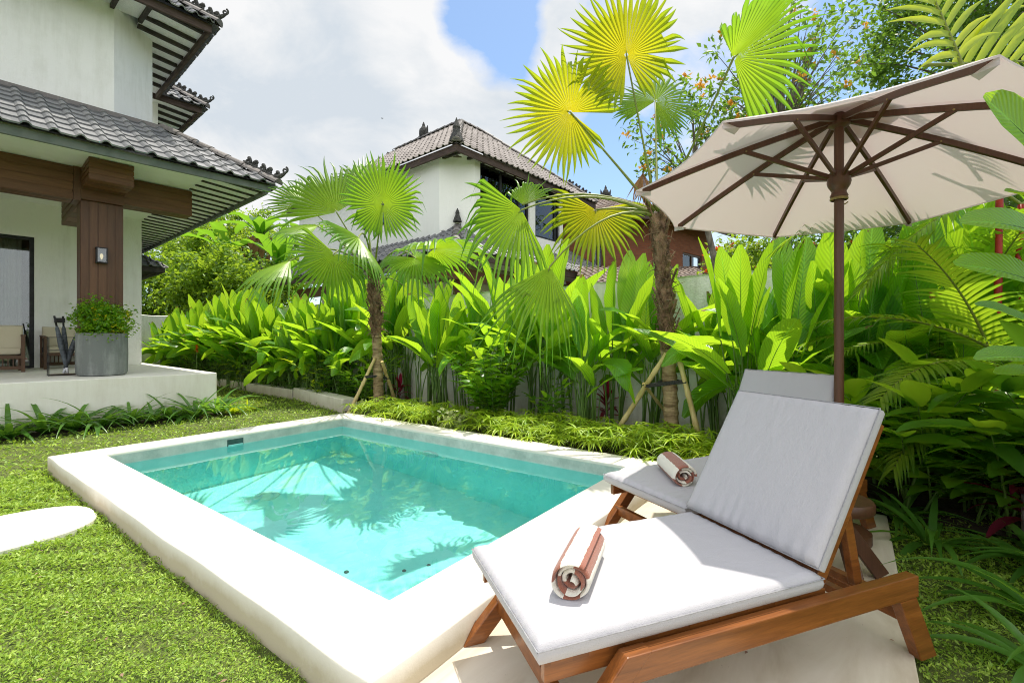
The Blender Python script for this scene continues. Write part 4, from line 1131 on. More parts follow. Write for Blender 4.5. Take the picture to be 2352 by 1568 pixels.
# ================= neighbour's villa
E0 = at(1048, 326, 11.5); N_ = Frame((E0.x, E0.y), -4); EZ = E0.z
nb = thing('neighbour_villa', 'white two-storey villa with dark windows and hipped tile roofs beyond the garden wall', 'house', N_((3, 3, -0.04)))
def nbp(name, mb, m, par=nb, **k): return mb.build(name, m, par, **k)
def hip_roof(cu, cv, L_u, L_v, z, run, rise, name, crest_end=True):
    """outer corner at (cu, cv); one arm runs along +u, the other along +v"""
    g = lambda u, v, zz: N_((u, v, zz))
    top = [(cu + run, cv + run)]
    mb = MB()
    tile_plane(mb, g(cu, cv, z), g(cu + L_u, cv, z), g(cu + L_u - run, cv + run, z + rise), g(cu + run, cv + run, z + rise), 0.24, 0.30)
    tile_plane(mb, g(cu, cv + L_v, z), g(cu, cv, z), g(cu + run, cv + run, z + rise), g(cu + run, cv + L_v - run, z + rise), 0.24, 0.30)
    tile_plane(mb, g(cu + L_u, cv, z), g(cu + L_u, cv + 2 * run, z), g(cu + L_u - run, cv + run, z + rise), g(cu + L_u - run, cv + run, z + rise), 0.24, 0.30)
    tile_plane(mb, g(cu + 2 * run, cv + L_v, z), g(cu, cv + L_v, z), g(cu + run, cv + L_v - run, z + rise), g(cu + run, cv + L_v - run, z + rise), 0.24, 0.30)
    r_ = nbp(name, mb, M_TILEN)
    m2 = MB(); f = 0.04
    m2.box(cu + f, cu + L_u - f, cv + f, cv + f + .06, z - 0.19, z - 0.016, N_); m2.box(cu + f, cu + f + .06, cv + f + .06, cv + L_v - f, z - 0.19, z - .016, N_); m2.box(cu + L_u - f - .06, cu + L_u - f, cv + f + .06, cv + 2 * run, z - .19, z - .016, N_)
    nbp('fascia', m2, M_FASCB, r_)
    m3 = MB()
    q = [g(cu + .18, cv + .18, z - .02), g(cu + L_u - .18, cv + .18, z - .02), g(cu + L_u - .18, cv + 1.7, z + .02), g(cu + 1.7, cv + 1.7, z + .02), g(cu + 1.7, cv + L_v, z + .02), g(cu + .18, cv + L_v, z - .02)]
    m3.add(q, [(0, 1, 2, 3), (0, 3, 4, 5)]); nbp('soffit', m3, M_SOFF, r_)
    for k in range(int(L_u / 0.45)):
        m4 = MB(); u = cu + 0.4 + 0.45 * k
        if u > cu + L_u - 0.3: break
        m4.bar(g(u, cv + .19, z - .06), g(u, cv + 1.6, z - .02), .06, .07); nbp('rafter', m4, M_RAFT, r_)
    m5 = MB(); ridge_caps(m5, g(cu, cv, z + .05), g(cu + run, cv + run, z + rise + .06), .11); ridge_caps(m5, g(cu + run, cv + run, z + rise + .05), g(cu + L_u - run, cv + run, z + rise + .05), .11)
    ridge_caps(m5, g(cu + run, cv + run, z + rise + .05), g(cu + run, cv + L_v - run, z + rise + .05), .11); ridge_caps(m5, g(cu + L_u, cv, z + .05), g(cu + L_u - run, cv + run, z + rise + .06), .11)
    nbp('ridge', m5, M_TILEDARK, r_)
    m6 = MB(); c = g(cu + .12, cv + .12, z + .06)
    m6.lathe([(0.20, 0), (0.16, 0.12), (0.10, 0.25), (0.085, 0.34), (0.10, 0.38), (0.05, 0.5), (0.01, 0.62)], c, 10); nbp('corner_finial', m6, M_CARVE, r_)
    m7 = MB(); crest(m7, g(cu + L_u - 0.8, cv + 0.8, z + rise * .8 / run + .1), g(cu + L_u - .02, cv + .02, z + .1), .13); nbp('carved_crest', m7, M_CARVE, r_)
    return r_
ur = hip_roof(0, 0, 6.9, 9.5, EZ, 2.9, 2.36, 'upper_roof')
pl_ = MB(); pt_ = N_.onu(973, 315, 2.9); plume(pl_, N_((2.9, pt_.y, EZ + 2.38)), N_.v); nbp('roof_ornament', pl_, M_CARVE, ur)
VW = 0.32
a1, b1 = N_.onv(1090, 450, VW), N_.onv(1293, 560, VW)
lw = N_.onu(1009, 450, VW)
uwr = b1.x
mb = MB(); ZW0, ZW1 = 3.6, EZ + 0.02
c0, c1 = V(VW, lw.y, 0), V(a1.x, VW, 0)
w1a, w1b = N_.onv(1103, 369, VW), N_.onv(1216, 545, VW)
w2a, w2b = N_.onv(1229.5, 424, VW), N_.onv(1286, 560, VW)
zw1 = (w1a.z - 0.03, 3.62)
def wseg(u0, u1, z0, z1): mb.box(u0, u1, VW, VW + 0.2, z0, z1, N_)
wz0, wz1 = N_.onv(1229.5, 543, VW).z, N_.onv(1229.5, 424, VW).z
wseg(c1.x, w1a.x, ZW0, ZW1); wseg(w1b.x, w2a.x, ZW0, ZW1); wseg(w2b.x, uwr, ZW0, ZW1)
wseg(w1a.x, w1b.x, wz1, ZW1); wseg(w1a.x, w1b.x, ZW0, wz0); wseg(w2a.x, w2b.x, wz1, ZW1); wseg(w2a.x, w2b.x, ZW0, wz0)
mb.prism([N_(p) for p in ((VW, 9.0, ZW0), (VW, c0.y, ZW0), (c1.x, VW, ZW0), (c1.x + .14, VW + .14, ZW0), (VW + .2, c0.y + .08, ZW0), (VW + .2, 9.0, ZW0))], UP * (ZW1 - ZW0))
mb.box(uwr - 0.2, uwr, VW + .2, 6.0, ZW0, ZW1, N_)
nbp('upper_wall', mb, M_WALLN)
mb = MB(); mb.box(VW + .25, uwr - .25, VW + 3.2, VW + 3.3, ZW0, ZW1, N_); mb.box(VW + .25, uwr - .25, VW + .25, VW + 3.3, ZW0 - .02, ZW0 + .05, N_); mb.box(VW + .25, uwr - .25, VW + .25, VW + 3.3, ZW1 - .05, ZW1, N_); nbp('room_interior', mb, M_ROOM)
for i, (ua, ub, muls) in enumerate(((w1a.x, w1b.x, (0.40, 0.78)), (w2a.x, w2b.x, (0.82,)))):
    mb = MB(); f = 0.07; y0_, y1_ = VW + .05, VW + .14
    mb.box(ua + .002, ua + f, y0_, y1_, wz0, wz1, N_); mb.box(ub - f, ub - .002, y0_, y1_, wz0, wz1, N_); mb.box(ua + f, ub - f, y0_, y1_, wz1 - f, wz1 - .002, N_); mb.box(ua + f, ub - f, y0_, y1_, wz0 + .002, wz0 + f, N_)
    for m_ in muls: mb.box(ua + (ub - ua) * m_, ua + (ub - ua) * m_ + .07, y0_, y1_, wz0 + f, wz1 - f, N_)
    wn = nbp('window', mb, M_BLACK)
    mb = MB(); mb.box(ua + f, ub - f, VW + .09, VW + .096, wz0 + f, wz1 - f, N_); nbp('pane', mb, M_GLASS, wn)
    mb = MB(); vs = []; fs = []
    L0, L1_ = (ua + .08, ua + .35) if i == 0 else (ua + .05, ub - .05)
    if i == 0:
        for (l0, l1) in ((ua + .08, ua + .36), (ua + (ub - ua) * .45, ua + (ub - ua) * .62)):
            vs = []; fs = []
            for k in range(41):
                u = l0 + (l1 - l0) * k / 40; w_ = VW + .3 + .04 * math.sin(k * 1.9)
                vs += [N_((u, w_, wz0)), N_((u, w_, wz1))]
            for k in range(40): fs.append((2 * k, 2 * k + 2, 2 * k + 3, 2 * k + 1))
            mb.add(vs, fs)
        nbp('curtain', mb, M_CURT, wn, smooth=True)
    else:
        n_ = 40
        for k in range(n_):
            z = wz0 + .1 + (wz1 - wz0 - .2) * k / n_; mb.bar(N_((ua + .09, VW + .2, z)), N_((ub - .09, VW + .2, z)), .035, .006, up=(0, 0.5, 1))
        nbp('blind', mb, M_RAFT, wn)
# a window in the wall that runs back
mb = MB(); mb.box(VW - .03, VW - .004, c0.y + 2.4, c0.y + 3.6, 4.7, EZ - .35, N_); wn = nbp('window', mb, M_BLACK); mb = MB(); mb.box(VW - .035, VW - .031, c0.y + 2.47, c0.y + 3.53, 4.77, EZ - .42, N_); nbp('pane', mb, M_GLASS, wn)
# lower roof and ground floor
def lower_roof():
    cu = cv = -0.55; z, zt, run = 3.38, 4.42, 1.40
    g = lambda u, v, zz: N_((u, v, zz))
    mb = MB(); Lu, Lv = 8.3, 9.6
    tile_plane(mb, g(cu, cv, z), g(cu + Lu, cv, z), g(cu + Lu - run, cv + run, zt), g(cu + run, cv + run, zt), 0.24, 0.30)
    tile_plane(mb, g(cu, cv + Lv, z), g(cu, cv, z), g(cu + run, cv + run, zt), g(cu + run, cv + Lv, zt), 0.24, 0.30)
    r_ = nbp('lower_roof', mb, M_TILE)
    m2 = MB(); f = .04
    m2.box(cu + f, cu + Lu - f, cv + f, cv + f + .06, z - .20, z - .016, N_); m2.box(cu + f, cu + f + .06, cv + f + .06, cv + Lv, z - .20, z - .016, N_); nbp('fascia', m2, M_FASCB, r_)
    m3 = MB(); m3.add([g(cu + .16, cv + .16, z - .03), g(cu + Lu, cv + .16, z - .03), g(cu + Lu, cv + 1.6, z), g(cu + 1.6, cv + 1.6, z), g(cu + 1.6, cv + Lv, z), g(cu + .16, cv + Lv, z - .03)], [(0, 1, 2, 3), (0, 3, 4, 5)]); nbp('soffit', m3, M_CEIL, r_)
    m5 = MB(); ridge_caps(m5, g(cu, cv, z + .04), g(cu + run + .1, cv + run + .1, zt + .06), .11); nbp('ridge', m5, M_TILEDARK, r_)
    m6 = MB(); m6.lathe([(0.12, 0), (0.09, 0.10), (0.05, 0.2), (0.06, 0.24), (0.01, 0.36)], g(cu + run - .25, cv + run - .25, zt - .05), 10); nbp('corner_finial', m6, M_CARVE, r_)
lower_roof()
mb = MB(); mb.box(1.2, 7.0, 1.3, 1.5, -0.1, 3.4, N_); mb.box(1.2, 1.4, 1.5, 9.0, -0.1, 3.4, N_); nbp('ground_wall', mb, M_WALL)
mb = MB(); mb.box(-0.3, 7.2, 0.05, 0.35, 2.75, 3.05, N_); nbp('beam', mb, M_CLADX)
mb = MB(); mb.box(0.0, 0.3, 0.36, 8.5, 2.75, 3.05, N_); nbp('beam', mb, M_CLADX)
for u in (0.2, 3.4, 6.6):
    mb = MB(); mb.box(u, u + .3, 0.06, 0.34, -0.1, 2.75, N_); nbp('post', mb, M_CLADZ)

# ================= brick house further back
def m_brick():
    t = NT('red_brick'); o = t.tex('UV')
    b = t.n('ShaderNodeTexBrick'); t.l(o, b.inputs['Vector']); b.inputs['Scale'].default_value = 1.0
    b.inputs['Brick Width'].default_value = 0.24; b.inputs['Row Height'].default_value = 0.075; b.inputs['Mortar Size'].default_value = 0.008
    b.inputs['Color1'].default_value = (0.30, 0.095, 0.05, 1); b.inputs['Color2'].default_value = (0.21, 0.062, 0.036, 1); b.inputs['Mortar'].default_value = (0.17, 0.10, 0.075, 1)
    col = t.mix(t.math('MULTIPLY', t.noise(3, 5, 0.6, t.tex()), 0.5), b.outputs['Color'], (0.34, 0.15, 0.09))
    return t.done(t.bsdf(col, 0.9, 0.2, t.bump(b.outputs['Fac'], 0.3, 0.01)))
M_BRICK = m_brick()
M_TILER = m_tile('old_roof_tile', (0.10, 0.065, 0.05), (0.20, 0.135, 0.10), (0.28, 0.23, 0.18))
M_BLUE = m_noise('blue_curtain', (0.01, 0.10, 0.22), (0.03, 0.20, 0.36), 8, 0.9, 0.3)
q0, q1, q2 = at(1270, 500, 17.5), at(1526, 512, 18.0), at(1628, 560, 20.5)
bh = thing('brick_house', 'red brick house with old tiled roof partly hidden behind the right palm', 'house', V(q1.x, q1.y, -0.04))
ez_ = q1.z
def bwall(a, b, openings, name='wall'):
    a = V(a.x, a.y, 0); b = V(b.x, b.y, 0); d = (b - a); L = d.length; d.normalize(); n_ = V(d.y, -d.x, 0)
    mb = MB(); xs_ = [0.0]
    cuts = sorted(openings)
    def pan(x0, x1, z0, z1):
        vs = [a + d * x + n_ * o + UP * z for o in (0, -0.2) for (x, z) in ((x0, z0), (x1, z0), (x1, z1), (x0, z1))]
        uv = [(x, z) for o in (0, 1) for (x, z) in ((x0, z0), (x1, z0), (x1, z1), (x0, z1))]
        mb.add(vs, [(0, 1, 2, 3), (7, 6, 5, 4), (0, 4, 5, 1), (1, 5, 6, 2), (2, 6, 7, 3), (3, 7, 4, 0)], uv)
    x = 0.0
    for (o0, o1, z0, z1) in cuts:
        pan(x, o0, -0.1, ez_ + .3); pan(o0, o1, -0.1, z0); pan(o0, o1, z1, ez_ + .3); x = o1
    pan(x, L, -0.1, ez_ + .3)
    mb.build(name, M_BRICK, bh)
    for (o0, o1, z0, z1) in cuts:
        g = lambda x, o, z: a + d * x + n_ * o + UP * z
        f = MB(); w_ = 0.08
        for (x0, x1, za, zb) in ((o0, o0 + w_, z0, z1), (o1 - w_, o1, z0, z1), (o0 + w_, o1 - w_, z1 - w_, z1), (o0 + w_, o1 - w_, z0, z0 + w_), ((o0 + o1) / 2 - .03, (o0 + o1) / 2 + .03, z0 + w_, z1 - w_)):
            f.hexa([g(x0, -.12, za), g(x1, -.12, za), g(x1, -.04, za), g(x0, -.04, za), g(x0, -.12, zb), g(x1, -.12, zb), g(x1, -.04, zb), g(x0, -.04, zb)])
        wn = f.build('window', M_CHWOOD, bh)
        p = MB(); p.add([g(o0 + w_, -.08, z0 + w_), g(o1 - w_, -.08, z0 + w_), g(o1 - w_, -.08, z1 - w_), g(o0 + w_, -.08, z1 - w_)], [(0, 1, 2, 3)]); p.build('pane', M_GLASS, wn)
        c = MB(); vs = []; fs = []
        for k in range(41):
            x_ = o0 + (o1 - o0) * k / 40; vs += [g(x_, -.35 + .04 * math.sin(k * 1.4), z0), g(x_, -.35 + .04 * math.sin(k * 1.4), z1)]
        for k in range(40): fs.append((2 * k, 2 * k + 2, 2 * k + 3, 2 * k + 1))
        c.add(vs, fs); c.build('curtain', M_BLUE if name == 'wall' else M_ROOM, wn, smooth=True)
def along(a, b, px, py):
    """distance along a-b, and height, of the picture point on that wall"""
    a2 = V(a.x, a.y, 0); d = (V(b.x, b.y, 0) - a2).normalized(); n_ = V(d.y, -d.x, 0)
    r = ray(px, py); t = (a2 - CAMP).dot(n_) / r.dot(n_); P = CAMP + r * t
    return (P - a2).dot(d), P.z
wa, wb = along(q0, q1, 1359, 560), along(q0, q1, 1386, 645)
bwall(q0, q1, [(wa[0], wb[0], wb[1], wa[1])])
wa, wb = along(q1, q2, 1568, 578), along(q1, q2, 1612, 640)
bwall(q1, q2, [(wa[0], wb[0], wb[1], wa[1])], 'side_wall')
rr = MB(); back = FWD * 4.2
o0 = q0 - RT * 1.5 - FWD * 0.9 + UP * 0.05; o1 = q1 + RT * 0.2 - FWD * 0.9 + UP * 0.0; o2 = q2 + RT * 1.0 - FWD * 0.4 - UP * 0.0
o2.z = o1.z
tz_ = 1.75
tile_plane(rr, o0, o1, o1 + back * 0.9 - RT * 1.4 + UP * tz_, o0 + back * 0.9 + UP * tz_, .24, .30)
tile_plane(rr, o1, o2, o2 + back * 0.4 - RT * 2.2 + UP * tz_, o1 + back * 0.9 - RT * 1.4 + UP * tz_, .24, .30)
rfb = rr.build('roof', M_TILER, bh)
mb = MB(); mb.bar(o0 - UP * .06, o1 - UP * .06, .05, .14); mb.bar(o1 - UP * .06, o2 - UP * .06, .05, .14); mb.build('fascia', M_FASCB, rfb)
mb = MB(); ridge_caps(mb, o1 + UP * .05, o1 + back * .9 - RT * 1.4 + UP * (tz_ + .05), .11); ridge_caps(mb, o0 + back * .9 + UP * (tz_ + .05), o1 + back * .9 - RT * 1.4 + UP * (tz_ + .05), .11); mb.build('ridge', M_TILER, rfb)
mb = MB(); plume(mb, at(1391, 452, 20.5) - UP * 0.1, RT); mb.build('roof_ornament', M_CARVE, rfb)
# low tiled roofs in front of the brick house
p0, p1 = at(1340, 655, 13.5), at(1640, 648, 16.0)
lowr = thing('low_outbuilding', 'low outbuilding with old tiled roof just above the garden wall', 'outbuilding', V(p0.x, p0.y, -0.04))
mb = MB(); tile_plane(mb, p0, p1, p1 + FWD * 1.6 + UP * 0.75, p0 + FWD * 1.6 + UP * 0.75, .24, .30); mb.build('roof', M_TILER, lowr)
mb = MB(); a_ = V(p0.x, p0.y, -.1) + FWD * .5; b_ = V(p1.x, p1.y, -.1) + FWD * .5
mb.prism([a_, b_, b_ + FWD * .9, a_ + FWD * .9], UP * (p0.z + 0.1)); mb.build('wall', M_GWALL, lowr)
# ------------------------------------------------------------------ vegetation
M_HEL = m_leaf('broad_leaf', (0.028, 0.125, 0.012), (0.12, 0.33, 0.018), (0.55, 0.93, 0.03), 0.50, 0.32, 0.5, 'banana')
M_HELSTEM = m_leaf('leaf_stalk', (0.06, 0.13, 0.025), (0.16, 0.27, 0.05), (0.3, 0.5, 0.05), 0.12, 0.5)
M_FAN = m_leaf('fan_leaf', (0.035, 0.125, 0.012), (0.13, 0.26, 0.022), (0.58, 0.80, 0.03), 0.42, 0.40, 0.5, 'fan')
M_FANY = m_leaf('fan_leaf_yellow', (0.09, 0.19, 0.012), (0.20, 0.28, 0.015), (0.95, 0.80, 0.02), 0.52, 0.33, 0.5, 'fan')
M_PET = m_leaf('petiole', (0.12, 0.18, 0.03), (0.25, 0.28, 0.06), (0.4, 0.5, 0.08), 0.1, 0.45)
M_FEATHY = m_leaf('feather_leaf', (0.09, 0.19, 0.012), (0.22, 0.32, 0.02), (0.78, 0.88, 0.03), 0.48, 0.35, 0.5)
M_DEAD = m_leaf('dead_leaf', (0.16, 0.085, 0.04), (0.32, 0.18, 0.09), (0.40, 0.22, 0.10), 0.25, 0.8, 0.2)
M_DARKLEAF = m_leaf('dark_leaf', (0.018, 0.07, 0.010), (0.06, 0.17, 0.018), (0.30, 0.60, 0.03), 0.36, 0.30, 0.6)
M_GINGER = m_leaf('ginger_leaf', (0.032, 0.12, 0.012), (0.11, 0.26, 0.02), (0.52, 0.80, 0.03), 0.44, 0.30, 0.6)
M_SEDGE = m_leaf('sedge_leaf', (0.10, 0.24, 0.012), (0.38, 0.52, 0.03), (0.70, 0.85, 0.05), 0.36, 0.40, 0.5)
M_STRAP = m_leaf('strap_leaf', (0.030, 0.10, 0.015), (0.085, 0.21, 0.030), (0.32, 0.60, 0.05), 0.36, 0.32, 0.6)
M_LIME = m_leaf('lime_leaf', (0.16, 0.30, 0.012), (0.34, 0.48, 0.02), (0.75, 0.90, 0.03), 0.42, 0.4, 0.5)
M_VARI = m_leaf('variegated_leaf', (0.10, 0.16, 0.04), (0.42, 0.44, 0.20), (0.5, 0.6, 0.2), 0.3, 0.4, 0.5)
M_TI = m_leaf('red_leaf', (0.045, 0.008, 0.018), (0.16, 0.012, 0.035), (0.60, 0.03, 0.10), 0.36, 0.3, 0.6)
M_TIBR = m_leaf('bright_red_leaf', (0.26, 0.01, 0.05), (0.40, 0.02, 0.09), (0.85, 0.05, 0.2), 0.45, 0.35, 0.5)
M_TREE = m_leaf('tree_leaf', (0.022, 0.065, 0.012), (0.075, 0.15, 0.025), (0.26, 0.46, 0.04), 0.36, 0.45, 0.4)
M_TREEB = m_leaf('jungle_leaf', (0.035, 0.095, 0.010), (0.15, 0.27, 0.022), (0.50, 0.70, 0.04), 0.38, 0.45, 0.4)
M_ORANGE = m_leaf('orange_flower', (0.55, 0.20, 0.02), (0.80, 0.42, 0.05), (0.9, 0.5, 0.08), 0.3, 0.6, 0.2)
M_REDFL = m_leaf('red_flower', (0.65, 0.06, 0.015), (0.85, 0.16, 0.03), (0.9, 0.2, 0.04), 0.3, 0.6, 0.2)
M_YELFL = m_leaf('yellow_flower', (0.80, 0.62, 0.02), (0.90, 0.76, 0.04), (0.9, 0.8, 0.06), 0.3, 0.6, 0.2)
M_GRASS = m_leaf('lawn_leaf', (0.08, 0.20, 0.015), (0.42, 0.56, 0.08), (0.42, 0.60, 0.05), 0.30, 0.45, 0.4)
M_BARK = m_noise('grey_bark', (0.10, 0.085, 0.07), (0.24, 0.21, 0.18), 12, 0.95, 0.7, 40, 0.02, stretch=(1, 1, 0.4))
M_BAMB = m_noise('bamboo_pole', (0.44, 0.32, 0.12), (0.70, 0.56, 0.28), 9, 0.5, 0.2, 40, 0.004, stretch=(1, 1, 0.25))
M_ROPE = m_noise('dark_rope', (0.025, 0.025, 0.025), (0.07, 0.07, 0.065), 60, 0.9, 0.6, 120, 0.004)
M_FIBRE = m_noise('palm_fibre', (0.075, 0.045, 0.024), (0.32, 0.205, 0.12), 14, 0.95, 0.9, 60, 0.03, stretch=(1, 1, 0.5))
M_PTRUNK = m_noise('palm_trunk', (0.14, 0.09, 0.045), (0.46, 0.34, 0.20), 8, 0.9, 0.8, 26, 0.02, stretch=(0.6, 0.6, 3.0))
M_REDST = m_noise('red_stem', (0.22, 0.012, 0.010), (0.42, 0.035, 0.022), 8, 0.45, 0.1, stretch=(1, 1, 0.5))

def rv(s=1.0): return V(random.gauss(0, s), random.gauss(0, s), random.gauss(0, s))
def perp(d, ref):
    n = ref - d * ref.dot(d)
    if n.length < 1e-4: n = V(1, 0, 0) - d * d.x
    return n.normalized()
def blade(mb, path, W, nref, prof, fold=0.25, wave=0.0, ncross=2):
    """leaf blade along a path; nref points to its upper side; v = -1..1 across"""
    n = len(path); vs = []; uvs = []; fs = []
    m = 2 * ncross + 1; ph = random.uniform(0, 6)
    for i, p in enumerate(path):
        d = (path[min(i + 1, n - 1)] - path[max(i - 1, 0)]).normalized()
        up = perp(d, nref); sd = d.cross(up)
        u = i / (n - 1); w = W * prof(u)
        for j in range(m):
            v = (j - ncross) / ncross
            h = abs(v) ** 1.3 * fold * w + (wave * w * math.sin(u * 17 + ph + (2.2 if v > 0 else 0)) * abs(v) if wave else 0)
            vs.append(p + sd * (w * v) + up * h); uvs.append((u, v))
    for i in range(n - 1):
        for j in range(m - 1):
            a = i * m + j; fs.append((a, a + 1, a + m + 1, a + m))
    mb.add(vs, fs, uvs)
P_BAN = lambda u: (max(0.0, math.sin(PI * min(1, u * 0.95 + 0.045)))) ** 0.48 * (1 - 0.18 * u) * (1 - 0.35 * (1 - u) ** 3) + 0.010
P_LANCE = lambda u: (max(0.0, math.sin(PI * (u * 0.92 + 0.05) ** 0.75))) ** 0.9 + 0.01
P_STRAP = lambda u: (0.55 + 0.45 * math.sin(PI * min(1, u * 1.2 + 0.1))) * (1 - u ** 3) + 0.02
def curve(base, d0, L, bend, n=8, twist=None):
    """path that starts along d0 and falls over by 'bend' radians towards the ground"""
    p = V(base); d = V(d0).normalized(); out = [V(p)]
    for i in range(n - 1):
        ax = d.cross(UP)
        if ax.length > 1e-4 and bend: d = Quaternion(ax.normalized(), -bend / (n - 1)) @ d
        p = p + d * (L / (n - 1)); out.append(V(p))
    return out
def quad3(a, b, c, n=7):
    a, b, c = V(a), V(b), V(c)
    return [a * (1 - t) ** 2 + b * 2 * t * (1 - t) + c * t * t for t in (i / (n - 1) for i in range(n))]

# ---- broad-leaved row (each plant: a few tall stalks, blades above)
def helic_proto(seed, H0, nst, lean, dens=1.0):
    random.seed(seed)
    blades, stems = MB(), MB()
    for k in range(nst):
        a = random.uniform(0, 2 * PI); rad = random.uniform(0.02, 0.17)
        b = V(rad * math.cos(a), rad * math.sin(a), -0.02)
        hs = H0 * random.uniform(0.78, 1.12)
        out = V(math.cos(a), math.sin(a), 0)
        nl = random.randint(2, 3)
        for q in range(nl):
            f = q / max(1, nl - 1)                       # 0 the youngest, upright; 1 the oldest, leaning out
            az = a + random.uniform(-1.2, 1.2) + q * 2.4
            o = V(math.cos(az), math.sin(az), 0)
            hp = hs * (0.52 - 0.13 * f) * random.uniform(0.9, 1.1)
            ln = 0.05 + lean * f * random.uniform(0.5, 1.2)
            top = b + UP * hp + o * hp * ln * 0.6 + out * 0.05
            st = quad3(b, b + UP * hp * 0.6, top, 6)
            stems.tube(st, [0.013, 0.012, 0.010, 0.009, 0.008, 0.006], 6, cap=False)
            d = (UP + o * (0.10 + 0.75 * f * lean / 0.35 + random.uniform(-.05, .15))).normalized()
            L = random.uniform(0.78, 1.22) * (H0 / 2.2) ** 0.5; W = L * random.uniform(0.128, 0.168)
            bend = random.uniform(0.05, 0.35) + (f * random.uniform(0.2, 0.6) if random.random() < .68 else f * random.uniform(1.0, 1.9))
            path = curve(top, d, L, bend, 9)
            nref = perp(d, -o + UP * 0.8 + rv(0.35))
            blade(blades, path, W, nref, P_BAN, 0.22 + random.uniform(-.1, .25), 0.10)
            stems.tube(path[:7], [0.006, 0.005, 0.004, 0.003, 0.003, 0.002, 0.001], 4, cap=False)
    for k in range(3):
        a = random.uniform(0, 6.28); b = V(0.12 * math.cos(a), 0.12 * math.sin(a), -0.02)
        stems.tube([b, b + V(random.uniform(-.05, .05), random.uniform(-.05, .05), H0 * random.uniform(.25, .5))], [0.014, 0.008], 5)
    t = thing('heliconia', '-', 'plant', (0, 0, 0), 'broad-leaved plants in the row along the garden wall')
    blades.build('foliage', M_HEL, t, smooth=True); stems.build('stems', M_HELSTEM, t, smooth=True)
    return t
protos = [helic_proto(100 + i, h, n, l) for i, (h, n, l) in enumerate(((2.15, 5, 0.30), (2.35, 6, 0.34), (2.0, 5, 0.40), (2.45, 5, 0.26), (1.8, 5, 0.46), (2.25, 6, 0.38)))]
random.seed(21)
hspots = []
y = -2.4
while y < 18.2:
    if abs(y - 1.75) < .25 or abs(y - 6.6) < .2: y += .25
    hspots.append((random.uniform(5.80, 6.0), y, random.uniform(0.94, 1.10) * (0.98 if 0.5 < y < 3 else 1.08 if y < .5 else 1.04)))
    if -2.2 < y < 0.9: hspots.append((random.uniform(5.25, 5.6), y + .15, random.uniform(.9, 1.1)))
    if y > 8.2 or (random.random() < 0.22 and min(abs(y + .2 - 1.7), abs(y + .2 - 6.6)) > .45): hspots.append((random.uniform(5.40, 5.68), y + 0.2, random.uniform(0.78, 0.95)))
    if y > 9: hspots.append((random.uniform(5.5, 5.75), y + 0.35, random.uniform(0.72, 0.9)))
    y += random.uniform(0.40, 0.54) if 1.5 < y < 6.8 else random.uniform(0.31, 0.44) if y > 0 else random.uniform(0.30, 0.42)
def hel_label(y):
    if y > 14: return 'broad-leaved plant in the far stretch of the row, seen past the terrace corner'
    if y > 10: return 'broad-leaved plant in the row above the curved white kerb'
    if y > 7.2: return 'broad-leaved plant in the row behind the low kerb block, left of the smaller palm'
    if y > 5.0: return 'broad-leaved plant in the row just right of the smaller palm trunk'
    if y > 3.2: return 'broad-leaved plant in the row behind the glossy bush by the pool'
    if y > 1.9: return 'broad-leaved plant in the row left of the fibrous palm trunk'
    if y > 0.6: return 'broad-leaved plant in the row right of the fibrous palm trunk'
    if y > -0.6: return 'broad-leaved plant in the row around the parasol pole'
    return 'broad-leaved plant in the row right of the parasol pole, behind the feathery palms'
used = set()
for i, (x, y, s) in enumerate(hspots):
    k = random.randrange(6)
    o = protos[k] if k not in used else copy_tree(protos[k])
    used.add(k)
    o.location = (x, y, 0.0); o.rotation_euler = (random.uniform(-.04, .04), random.uniform(-.15, -.02), random.uniform(0, 2 * PI)); o.scale = (s, s, s * random.uniform(0.97, 1.05))
    o['label'] = hel_label(y)
for k in range(6):
    if k not in used:
        for ch in list(protos[k].children): bpy.data.objects.remove(ch)
        bpy.data.objects.remove(protos[k])

